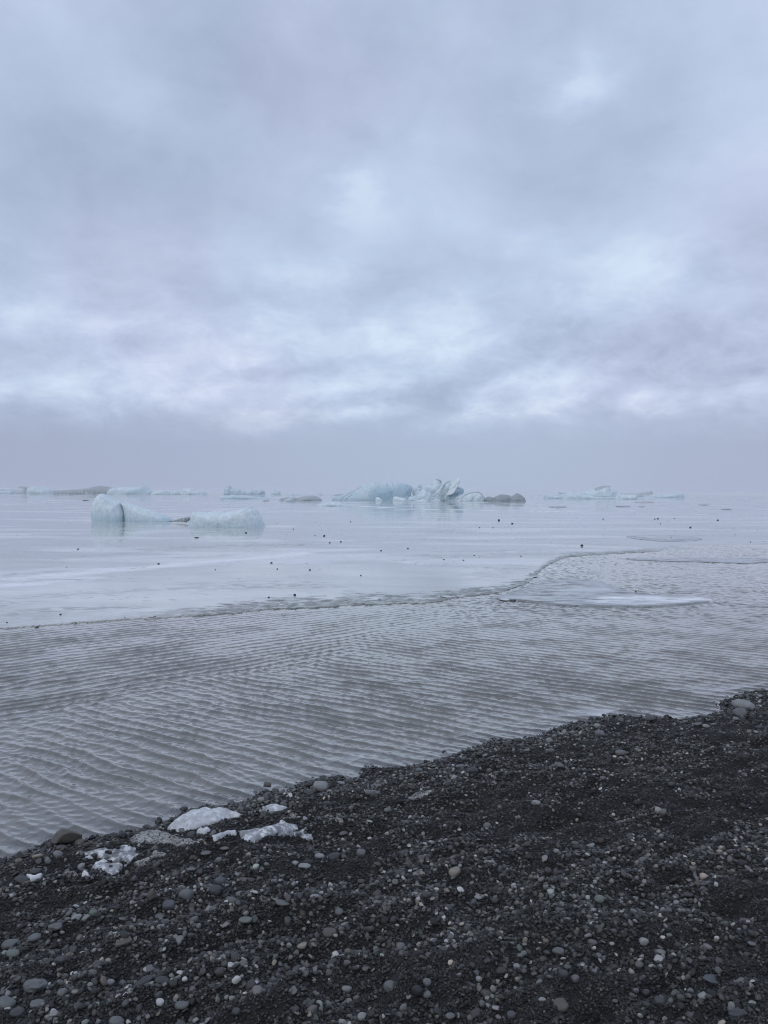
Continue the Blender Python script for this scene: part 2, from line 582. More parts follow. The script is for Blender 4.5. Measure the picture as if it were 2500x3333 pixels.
def mat_stone(kind):
    """kind INSTANCER: colour comes with each grain of the gravel; OBJECT: the stone's own colour"""
    m, T = new_mat('gravel_stone' if kind == 'INSTANCER' else 'beach_stone')
    p = T.n('ShaderNodeTexCoord').outputs['Object']
    if kind == 'INSTANCER':
        base = T.attr('tone', 'INSTANCER').outputs['Color']
        n = T.noise(p, 1.6, 3.0, 0.6)
        c = T.mix(1.0, base, T.mix(n, (0.72, 0.72, 0.72), (1.25, 1.25, 1.25)), 'MULTIPLY')
        principled(T, Base_Color=c, Roughness=T.mapr(T.attr('tone', 'INSTANCER').outputs['Alpha'], 0, 1, 0.62, 0.16, False), Specular_IOR_Level=0.4)
    else:
        oi = T.n('ShaderNodeObjectInfo')
        pr = T.vmath('ADD', p, (0, 0, 0))
        T.put(pr.inputs[1], T.math('MULTIPLY', oi.outputs['Random'], 40.0))
        n = T.noise(pr.outputs[0], 26.0, 5.0, 0.65)
        n2 = T.noise(pr.outputs[0], 150.0, 3.0, 0.65)
        c = T.mix(1.0, oi.outputs['Color'], T.mix(n, (0.55, 0.55, 0.55), (1.35, 1.35, 1.35)), 'MULTIPLY')
        c = T.mix(1.0, c, T.mix(n2, (0.75, 0.75, 0.75), (1.2, 1.2, 1.2)), 'MULTIPLY')
        h = T.math('ADD', n, T.math('MULTIPLY', n2, 0.35))
        principled(T, Base_Color=c, Roughness=0.6, Specular_IOR_Level=0.35, Normal=T.bump(h, 0.4, 0.012))
    return m


M_WATER, M_ICE, M_FLOE, M_BERG = mat_water(), mat_lake_ice(), mat_lake_ice(True), mat_berg()
M_SHORE_ICE, M_DIRTY_ICE = mat_shore_ice(), mat_shore_ice(True)
M_GROUND, M_GRAVEL, M_STONE = mat_ground(), mat_stone('INSTANCER'), mat_stone('OBJECT')

# ------------------------------------------------------------------ edge of the lagoon ice
EDGE_PX = [(-1400, 2130), (-700, 2095), (-300, 2070), (0, 2048), (120, 2037), (229, 2028), (338, 2020), (422, 2013), (573, 2008), (693, 2000),
           (844, 1988), (900, 1983), (987, 1979), (1045, 1976), (1127, 1969), (1228, 1967), (1286, 1962), (1382, 1962),
           (1479, 1947), (1585, 1934), (1647, 1922), (1672, 1914), (1700, 1903), (1723, 1893), (1738, 1880), (1752, 1866), (1765, 1852), (1789, 1836),
           (1844, 1813), (1950, 1805), (2070, 1799), (2150, 1793), (2172, 1784), (2223, 1778), (2283, 1774), (2500, 1772),
           (2900, 1768), (3600, 1760), (4300, 1755)]
EDGE_PX = np.array(EDGE_PX, float)
EDGE = level(EDGE_PX[:, 0], EDGE_PX[:, 1])


def edge_depth(u):
    """distance of the ice edge along direction x/y = u"""
    return np.interp(u, EDGE[:, 0] / EDGE[:, 1], EDGE[:, 1])


# ------------------------------------------------------------------ water with wind ripples
def ripples(x, y):
    P = np.stack([x, y], -1)
    dl = -land_d(P)                            # distance from the shore, on the water side
    u = x / y
    de = edge_depth(u) - y                     # in front of the ice
    g = np.random.default_rng(5)
    h = np.zeros_like(x)
    dx = np.zeros_like(x)
    dy = np.zeros_like(x)

    side = (x + 3.5) * 0.81 - (y - 8.1) * 0.59 + 0.5 * fbm(x * 0.5, y * 0.5, 6.1, 2)
    wa = 0.10 + 0.90 * sstep(-0.9, 0.8, side)
    wb = 1.0 - sstep(-0.7, 0.9, side)
    far = sstep(15, 24, y)
    near_calm = sstep(0.0, 0.6, dl)
    keep = (0.72 + 0.28 * near_calm) * sstep(0.0, 0.05, dl) * (0.45 + 0.55 * sstep(0.0, 0.8, de)) * (1 - 0.35 * far)

    def train(ang, lam, height, gate, seed, sharp=1.0, wander=1.3, lean=0.12, skew=0.5):        # skewed: long backs, steep fronts towards the shore
        """long-crested wavelets: one wavelength, a slowly wandering phase, peaked crests"""
        nonlocal h, dx, dy
        a = R(ang)
        kx, ky = math.cos(a), math.sin(a)
        al, ac = x * kx + y * ky, -x * ky + y * kx          # across and along the crests
        K = 2 * math.pi / lam
        ph = K * al + wander * (1.6 * fbm(al * 0.9 + seed, ac * 0.55, seed * 1.3, 2) * 2 + 0.9 * fbm(al * 2.4 + seed, ac * 1.5, seed * 2.1, 2) * 2)
        am = gate * np.clip(0.85 + 0.75 * fbm(al * 1.3 + 3 * seed, ac * 0.9, seed * 0.7, 2), 0.3, 1.2)
        c = np.exp(sharp * (np.cos(ph + skew * np.cos(ph)) - 1))
        h += height * am * (c - 0.45)
        sn = height * am * (np.sin(ph) * 0.22 + lean * (c - 0.45))
        dx -= sn * kx
        dy -= sn * ky

    fade = 1.0 - 0.5 * sstep(8.5, 15, y) + 0.18 * (1 - sstep(5.0, 8.0, y))
    A = keep * wa * fade
    B = keep * wb * fade
    train(57, 0.190, 0.0225, A, 1.0, 1.1, 0.9)
    train(68, 0.150, 0.0060, A, 2.0, 1.1, 1.1)
    train(44, 0.140, 0.0045, A, 3.0, 1.1, 1.1)
    train(132, 0.205, 0.0225, B, 4.0, 1.1, 0.9)
    train(118, 0.160, 0.0060, B, 5.0, 1.1, 1.1)
    G = sstep(12, 17, y) * (0.45 + 0.55 * sstep(0.0, 0.8, de)) * sstep(-2.0, 3.0, x)
    train(74, 0.36, 0.017, G, 11.0, 0.8, 2.2)
    train(108, 0.31, 0.013, G, 12.0, 0.8, 2.2)
    train(48, 0.27, 0.009, G, 13.0, 0.8, 2.2)
    train(84, 0.150, 0.0040, keep * fade, 6.0, lean=0.0, skew=0.0)
    train(108, 0.105, 0.0028, keep * fade, 7.0)
    train(35, 0.095, 0.0026, keep * fade, 8.0)
    train(150, 0.12, 0.0030, keep * fade, 9.0)
    return h, dx, dy


def build_water():
    uu = np.concatenate([np.linspace(-1.15, -0.60, 60)[:-1], np.linspace(-0.60, 0.60, 1150), np.linspace(0.60, 1.2, 60)[1:]])
    ys = [2.3]
    while ys[-1] < 40:
        y = ys[-1]
        lim = 0.014 if y < 10 else min(0.021 + max(y - 15, 0) * 0.0035, 0.055)
        ys.append(y + min(max(0.010, 3.0 * y * y / 6000.0), lim))
    while ys[-1] < 6000:
        ys.append(ys[-1] * 1.25)
    ys = np.array(ys)
    Yg, Ug = np.meshgrid(ys, uu, indexing='ij')
    x, y = (Ug * Yg).ravel(), Yg.ravel()
    z = np.zeros_like(x)
    m = (y < 41) & (y < edge_depth(x / y) + 1.0) & (land_d(np.stack([x, y], -1)) < 0.3)
    h, dx, dy = ripples(x[m], y[m])
    fade = 1 - sstep(34, 40, y[m])
    z[m] = h * fade
    x[m] += dx * fade
    y[m] += dy * fade
    fc = grid_faces(len(ys), len(uu))
    V = np.stack([x, y, z], -1)
    # leave out the water that would lie deep under the beach
    dead = land_d(V[:, :2]) > 1.2
    fc = fc[~dead[fc].all(1)]
    used = np.unique(fc)
    remap = np.full(len(V), -1)
    remap[used] = np.arange(len(used))
    me = mesh_np('water', V[used], remap[fc])
    set_attr(me, 'shallow', (0.8 * (1 - sstep(0.0, 0.5, -land_d(V[used, :2])))))
    o = link('water', me, M_WATER)
    tag(o, kind='structure')


build_water()

# ------------------------------------------------------------------ the frozen part of the lagoon
FROST = [  # polylines in the photo, half width in metres, strength
    ([(-60, 1892), (150, 1878), (300, 1864), (430, 1850), (560, 1840), (700, 1829), (860, 1815), (1000, 1800)], 0.85, 0.85),
    ([(-60, 1908), (120, 1899), (280, 1886)], 0.75, 0.95),
    ([(-60, 1872), (90, 1862), (230, 1852)], 0.7, 0.45),
    ([(240, 1822), (430, 1815), (620, 1810), (830, 1803), (960, 1797)], 0.7, 0.45),
    ([(900, 1790), (1040, 1794), (1180, 1788)], 0.9, 0.55),
    ([(1060, 1772), (1180, 1778)], 0.5, 0.4),
    ([(560, 1657), (900, 1656), (1330, 1657), (1560, 1661), (1750, 1664), (1936, 1667)], 1.4, 1.0),
    ([(1990, 1681), (2200, 1685), (2500, 1690), (2800, 1694)], 1.0, 0.7),
    ([(-60, 1690), (120, 1690), (300, 1694)], 1.0, 0.5),
    ([(-60, 1626), (300, 1630), (560, 1632), (900, 1634)], 3.5, 0.6),
    ([(560, 1700), (640, 1708), (760, 1712), (930, 1716)], 0.8, 0.8),
    ([(1080, 1645), (1180, 1648), (1260, 1652)], 2.0, 0.8),
    ([(150, 1790), (330, 1787), (480, 1781)], 0.6, 0.4),
    ([(-60, 1950), (200, 1935), (460, 1928), (700, 1918)], 0.8, 0.30),
    ([(1330, 1832), (1400, 1836)], 0.35, 0.6), ([(1210, 1765), (1280, 1767)], 0.4, 0.5),
    ([(-60, 2030), (60, 2026), (180, 2016), (330, 2006), (480, 1992)], 0.6, 0.55),
    ([(1420, 1770), (1700, 1774), (1900, 1778), (2100, 1786)], 0.8, 0.45),
    ([(1600, 1800), (1760, 1795), (2000, 1790)], 0.6, 0.4),
]
SLUSH = [
    ([(480, 1790), (640, 1783), (800, 1777), (940, 1773), (1005, 1776)], 0.9, 1.0),
    ([(230, 1815), (380, 1806), (560, 1795)], 0.7, 0.8),
    ([(590, 1818), (700, 1812), (760, 1808)], 0.5, 0.8),
    ([(-60, 1880), (60, 1875), (160, 1866)], 0.6, 0.6),
    ([(60, 1950), (200, 1936), (330, 1926), (470, 1922)], 0.7, 0.7),
    ([(120, 1994), (250, 1985), (400, 1979)], 0.5, 0.8),
    ([(-60, 2034), (40, 2028), (160, 2014), (230, 2004)], 0.5, 0.55),
    ([(1670, 1753), (1800, 1753), (1930, 1753)], 0.3, 1.3),
    ([(220, 1697), (270, 1698), (330, 1699)], 0.7, 1.2),
    ([(860, 1672), (1000, 1676), (1080, 1680)], 0.8, 0.8),
    ([(-60, 1652), (100, 1650), (240, 1642)], 0.6, 0.9),
    ([(1130, 1763), (1300, 1765), (1400, 1764)], 0.25, 0.8),
    ([(1100, 1834), (1300, 1826), (1550, 1815)], 0.25, 0.5),
    ([(1470, 1775), (1560, 1778), (1700, 1778)], 0.3, 0.6),
    ([(2300, 1729), (2420, 1726), (2560, 1724)], 0.25, 0.7),
    ([(2380, 1766), (2500, 1770), (2620, 1772)], 0.25, 0.9),
    ([(1560, 1880), (1640, 1862), (1700, 1842)], 0.9, 0.45),
]


def build_lake_ice():
    uu = np.concatenate([np.linspace(-1.3, -0.58, 60)[:-1], np.linspace(-0.58, 0.58, 1100), np.linspace(0.58, 1.35, 60)[1:]])
    e = edge_depth(uu)
    # a ragged rim
    ex, ey = uu * e, e
    e = e * (1 + 0.010 * fbm(ex * 1.6, ey * 1.6, 0.5, 6, 0.74) - 0.004)
    k = np.concatenate([[0, 0.0], np.linspace(0.02, 1.6, 46), np.geomspace(1.66, 6000, 240)])
    Kg, Ug = np.meshgrid(k, uu, indexing='ij')
    E = np.broadcast_to(e[None, :], Kg.shape)
    sl = np.clip(Kg / 1500, 0, 1)
    Yg = E + Kg
    x, y, kk = (Ug * Yg).ravel(), Yg.ravel(), Kg.ravel()
    m = kk < 3.5
    z = np.full_like(x, 0.016)
    h, dx, dy = ripples(x[m], y[m])
    # supple new ice near the rim rides the ripples
    w = np.exp(-kk[m] / 0.5)
    wv_ = fbm(x[m] * 2.4, y[m] * 3.6, 2.2, 3)
    z[m] = 0.014 + 0.012 * w * np.abs(wv_) + 0.008 * w * (np.sin((x[m] * 0.5 + y[m] * 0.86) * 24 + wv_ * 5) * 0.5 + 0.5)
    z[kk <= 0] = 0.012
    z[:len(uu)] = -0.018
    P = np.stack([x, y], -1)
    frost = 0.45 * sstep(0.02, 0.5, fbm(x * 0.06, y * 0.16, 3.0, 4, 0.6)) * sstep(0.5, 3, kk)
    slush = 0.75 * sstep(0.12, 0.5, fbm(x * 0.10 + 40, y * 0.28, 6.0, 4, 0.6)) * sstep(1.0, 3, kk)
    wx, wy = 0.5 * fbm(x * 0.35, y * 0.5, 9.0, 3), 0.5 * fbm(x * 0.35, y * 0.5, 12.0, 3)
    Pw = P + np.stack([wx, wy], -1)
    for tgt, arr in ((FROST, 0), (SLUSH, 1)):
        for pts, hw, s in tgt:
            q = np.array(pts, float)
            L = level(q[:, 0], q[:, 1])
            near = (np.abs(y - L[:, 1].mean()) < np.ptp(L[:, 1]) / 2 + 4 * hw + 2)
            d = np.full(len(x), 1e9)
            d[near], _, _ = seg_dist(Pw[near], L)
            v = s * (1 - sstep(0.25 * hw, 1.15 * hw, d))
            if arr == 0:
                frost = np.maximum(frost, v)
            else:
                slush = np.maximum(slush, v)
    u = x / y
    scal = fbm(x * 2.0, y * 3.0, 4.0, 3, 0.6)
    rimw = (0.50 + 0.55 * sstep(-0.2, 0.3, fbm(x * 0.3, y * 0.3, 1.0, 2)) + 0.35 * sstep(-1, 2, x)) * (1 + 0.9 * scal)
    cell = np.sin((x * 0.5 + y * 0.86) * 13 + 7 * scal) * 0.5 + 0.5
    rim = (1 - sstep(0.6, 1.25, kk / np.maximum(rimw * 1.6, 0.15))) * np.clip(0.52 + 0.62 * cell + 0.5 * fbm(x * 4.1, y * 5.4, 9.0, 2), 0.25, 1)
    rim = rim * (0.30 + 0.70 * sstep(-0.36, -0.20, u)) * (1 - 0.85 * sstep(0.33, 0.40, u))
    lowr = sstep(0.33, 0.40, u)
    z = np.where(kk < 1.2, z - (z - 0.004) * (lowr * 0.8 + 0.2) * (1 - sstep(0.0, 0.5, kk)), z)
    z[:len(uu)] = -0.018
    V = np.stack([x, y, z], -1)
    me = mesh_np('lake_ice', V, grid_faces(len(k), len(uu)))
    set_attr(me, 'frost', np.clip(frost, 0, 1))
    set_attr(me, 'slush', np.clip(slush, 0, 1))
    set_attr(me, 'rim', rim)
    tag(link('lake_ice', me, M_ICE), kind='structure')


build_lake_ice()

# ------------------------------------------------------------------ the gravel beach
def build_ground():
    n1, n2 = 620, 520
    # one sheet, laid along the shore: a along the shore, b inland
    a = np.concatenate([np.linspace(-40, -6, 80)[:-1], np.linspace(-6, 14, n1), np.linspace(14, 60, 80)[1:]])
    b = np.concatenate([np.linspace(-30, -3.5, 60)[:-1], np.linspace(-3.5, 7.0, n2)])
    A, B = np.meshgrid(a, b, indexing='ij')
    x = (A * 0.866 - (B - 0) * 0.5).ravel()
    y = (A * 0.5 + B * 0.866).ravel()
    P = np.stack([x, y], -1)
    d = land_d(P)
    z = np.maximum(beach_z(P, d), -0.6)
    V = np.stack([x, y, z], -1)
    fc = grid_faces(len(a), len(b))[:, ::-1]
    keep = (d > -1.6)[fc].any(1)
    fc = fc[keep]
    used = np.unique(fc)
    remap = np.full(len(V), -1)
    remap[used] = np.arange(len(used))
    me = mesh_np('ground', V[used], remap[fc])
    tag(link('ground', me, M_GROUND), kind='structure')


build_ground()

# ------------------------------------------------------------------ pebble shapes
def ico(sub):
    import bmesh
    bm = bmesh.new()
    bmesh.ops.create_icosphere(bm, subdivisions=sub, radius=1.0)
    bm.verts.ensure_lookup_table()
    V = np.array([v.co[:] for v in bm.verts])
    Fc = np.array([[v.index for v in f.verts] for f in bm.faces])
    bm.free()
    return V, Fc


ICO = {s: ico(s) for s in (1, 2, 3, 4)}


def pebble_verts(sub, seed, flat=0.6, long=1.0, angular=0.0, lump=0.12):
    V, Fc = ICO[sub]
    V = V.copy()
    g = np.random.default_rng(seed)
    N = V / np.linalg.norm(V, axis=1)[:, None]
    # superellipsoid: worn blocks rather than balls
    pw = g.uniform(0.72, 0.95)
    V = np.sign(N) * np.abs(N) ** pw
    V *= 1 / np.abs(V).max()
    for k in range(int(3 + angular * 9)):
        n = g.normal(size=3)
        n /= np.linalg.norm(n)
        c = g.uniform(0.50, 0.85) if angular > 0.3 else g.uniform(0.68, 0.95)
        over = np.maximum(V @ n - c, 0)
        V -= (over * (0.92 if angular > 0.3 else 0.7))[:, None] * n
    o = g.uniform(0, 50)
    V *= (1 + lump * fbm(N[:, 0] * 1.1 + o, N[:, 1] * 1.1, N[:, 2] * 1.1, 3))[:, None]
    V *= np.array([long, 1.0, flat])
    V /= np.abs(V[:, :2]).max()
    return V, Fc


def stone_tone(n, g):
    """base colours for n basalt pebbles"""
    L = np.exp(g.normal(math.log(0.052), 0.78, n))
    L = np.clip(L, 0.014, 0.34)
    c = np.stack([L * 1.02, L * 1.0, L * 0.95], -1)
    k = g.uniform(size=n)
    gr = k < 0.12
    c[gr] *= np.array([0.94, 1.05, 0.98])
    br = (k > 0.12) & (k < 0.21)
    c[br] *= np.array([1.16, 1.02, 0.86])
    bl = (k > 0.21) & (k < 0.33)
    c[bl] *= np.array([0.95, 0.99, 1.07])
    og = (k > 0.998)
    c[og] = np.array([0.125, 0.10, 0.08])
    return c


# ------------------------------------------------------------------ gravel: too many grains to count, one object
def coarse_mask(P, d):
    a = P[:, 0] * 0.866 + P[:, 1] * 0.5
    b = -P[:, 0] * 0.5 + P[:, 1] * 0.866
    c = 0.70 + 1.6 * fbm(a * 0.8 + 3, b * 1.9 + 1, 2.5, 3) + 1.0 * fbm(a * 3.0, b * 5.0, 3.5, 2)
    c = c + 0.55 * (1 - sstep(0.1, 0.75, d)) + 0.30 * sstep(0.2, 1.6, (-P[:, 0] - 0.2)) * (1 - sstep(3.2, 4.6, P[:, 1]))
    return np.clip(c, 0.04, 1.0)


def build_gravel():
    protos = bpy.data.collections.new('gravel_shapes')
    spec = [(1, 1, .7, 1.1, .6, .1), (1, 2, .6, 1.25, .7, .15), (1, 3, .8, 1.0, .5, .15), (1, 4, .55, 1.2, .4, .1),
            (2, 5, .55, 1.25, .6, .12), (2, 6, .7, 1.05, .8, .14), (2, 7, .42, 1.3, .5, .1), (2, 8, .65, 1.15, .9, .12),
            (2, 9, .5, 1.1, .9, .1), (2, 10, .8, 1.1, .7, .15), (2, 11, .38, 1.15, .5, .1), (2, 12, .6, 1.5, .1, .12)]
    for i, (sub, seed, fl, lg, an, lu) in enumerate(spec):
        V, Fc = pebble_verts(sub, 100 + seed, fl, lg, an, lu)
        me = mesh_np('pebble', V, Fc)
        me.materials.append(M_GRAVEL)
        ob = bpy.data.objects.new('gravel_grain_%02d' % i, me)
        protos.objects.link(ob)
    g = np.random.default_rng(21)
    pts, rad, idx, lift = [], [], [], []

    def scatter(n, y0, y1, rmin, rmax, lo, hi, mask, sink, skew=1.6):
        # a margin of gravel beside what the picture shows
        y0 = 1.5 if y0 < 2.5 else y0
        n = int(n * (1.65 if y1 < 5 else (1.4 if y1 < 8 else 1.2)))
        y = np.sqrt(g.uniform((y0 + .9) ** 2, (y1 + .9) ** 2, n)) - .9
        x = g.uniform(-1, 1, n) * (0.60 * y + 1.25)
        P = np.stack([x, y], -1)
        d = land_d(P)
        keep = d > (-0.35 if mask != 'rim' else -0.30 * g.uniform(size=n) ** 2)
        cm = coarse_mask(P, d)
        if mask == 'coarse':
            keep &= g.uniform(size=n) < cm
        elif mask == 'fine':
            keep &= g.uniform(size=n) < 1.0
        elif mask == 'rim':
            keep &= (d < 0.75) & (g.uniform(size=n) < 1 - sstep(0.15, 0.75, d))
        P = P[keep]
        m = len(P)
        r = rmin + (rmax - rmin) * g.uniform(size=m) ** skew
        pts.append(P)
        rad.append(r)
        idx.append(g.integers(lo, hi, m))
        lift.append(r * (0.62 - sink * g.uniform(size=m)))

    scatter(150000, 2.2, 4.2, .0034, .0078, 0, 4, 'fine', .5)
    scatter(120000, 4.2, 7.0, .0045, .0090, 0, 4, 'fine', .5)
    scatter(70000, 7.0, 13.0, .007, .013, 0, 4, 'fine', .5)
    scatter(30000, 2.2, 4.4, .0072, .0160, 4, 12, 'coarse', .6, 2.2)
    scatter(48000, 4.4, 7.5, .0078, .0168, 4, 12, 'coarse', .6, 2.2)
    scatter(30000, 7.5, 13.0, .009, .019, 4, 12, 'coarse', .6, 1.8)
    scatter(2800, 2.2, 4.6, .015, .026, 4, 12, 'coarse', .7, 1.8)
    scatter(2600, 4.6, 9.5, .015, .030, 4, 12, 'coarse', .7, 2.0)
    scatter(22000, 3.0, 12.0, .012, .036, 4, 12, 'rim', .6, 2.2)
    P = np.concatenate(pts)
    r = np.concatenate(rad)
    ix = np.concatenate(idx)
    z = beach_z(P) + np.concatenate(lift)
    n = len(P)
    me = bpy.data.meshes.new('gravel')
    me.vertices.add(n)
    me.vertices.foreach_set('co', np.stack([P[:, 0], P[:, 1], z], -1).astype(np.float32).ravel())
    set_attr(me, 'size', r)
    a = me.attributes.new('shape', 'INT', 'POINT')
    a.data.foreach_set('value', ix.astype(np.int32))
    rot = np.stack([g.normal(0, 0.38, n), g.normal(0, 0.38, n), g.uniform(0, 6.283, n)], -1)
    a = me.attributes.new('turn', 'FLOAT_VECTOR', 'POINT')
    a.data.foreach_set('vector', rot.astype(np.float32).ravel())
    tone = stone_tone(n, g)
    big = sstep(0.006, 0.014, r)
    tone = tone * (0.36 + 1.05 * big)[:, None]
    dl = land_d(P)
    tone = tone * (0.5 + 0.5 * sstep(0.03, 0.26, dl))[:, None]        # the water's edge is wet
    a = me.attributes.new('tone', 'FLOAT_COLOR', 'POINT')
    a.data.foreach_set('color', np.concatenate([tone, (1 - sstep(0.04, 0.22, dl))[:, None]], 1).astype(np.float32).ravel())
    ob = link('gravel', me)
    tag(ob, kind='stuff')
    ng = bpy.data.node_groups.new('gravel_scatter', 'GeometryNodeTree')
    ng.interface.new_socket('Geometry', in_out='INPUT', socket_type='NodeSocketGeometry')
    ng.interface.new_socket('Geometry', in_out='OUTPUT', socket_type='NodeSocketGeometry')
    gi, go = ng.nodes.new('NodeGroupInput'), ng.nodes.new('NodeGroupOutput')
    mp = ng.nodes.new('GeometryNodeMeshToPoints')
    ci = ng.nodes.new('GeometryNodeCollectionInfo')
    ci.inputs['Collection'].default_value = protos
    ci.inputs['Separate Children'].default_value = True
    ci.inputs['Reset Children'].default_value = True
    ip = ng.nodes.new('GeometryNodeInstanceOnPoints')
    ip.inputs['Pick Instance'].default_value = True

    def named(name, ty):
        nd = ng.nodes.new('GeometryNodeInputNamedAttribute')
        nd.data_type = ty
        nd.inputs[0].default_value = name
        return nd.outputs[0]
    L = ng.links.new
    L(gi.outputs[0], mp.inputs['Mesh'])
    L(mp.outputs[0], ip.inputs['Points'])
    L(ci.outputs[0], ip.inputs['Instance'])
    L(named('shape', 'INT'), ip.inputs['Instance Index'])
    e2r = ng.nodes.new('FunctionNodeEulerToRotation')
    L(named('turn', 'FLOAT_VECTOR'), e2r.inputs[0])
    L(e2r.outputs[0], ip.inputs['Rotation'])
    L(named('size', 'FLOAT'), ip.inputs['Scale'])
    L(ip.outputs[0], go.inputs[0])
    md = ob.modifiers.new('gravel_scatter', 'NODES')
    md.node_group = ng
    print('gravel grains', n)


build_gravel()

# ------------------------------------------------------------------ stones one can tell apart
Lz, Rz, Ez, Mz = (0, 2550, 1.327), (1250, 2550, 1.327), (1700, 2150, 2.074), (800, 2200, 1.843)
GREY, DARK_, BLACK, PALE, BROWN, TAN, GREEN, BLUE, WHITE = ((.14, .145, .145), (.065, .067, .07), (.028, .029, .031), (.25, .255, .25),
                                                   (.105, .098, .085), (.26, .23, .19), (.15, .17, .15), (.090, .097, .106), (.46, .46, .45))
NAMES = {GREY: 'grey', DARK_: 'dark grey', BLACK: 'black', PALE: 'pale grey', BROWN: 'brown-grey', TAN: 'tan', GREEN: 'greenish grey', BLUE: 'blue-grey', WHITE: 'whitish'}
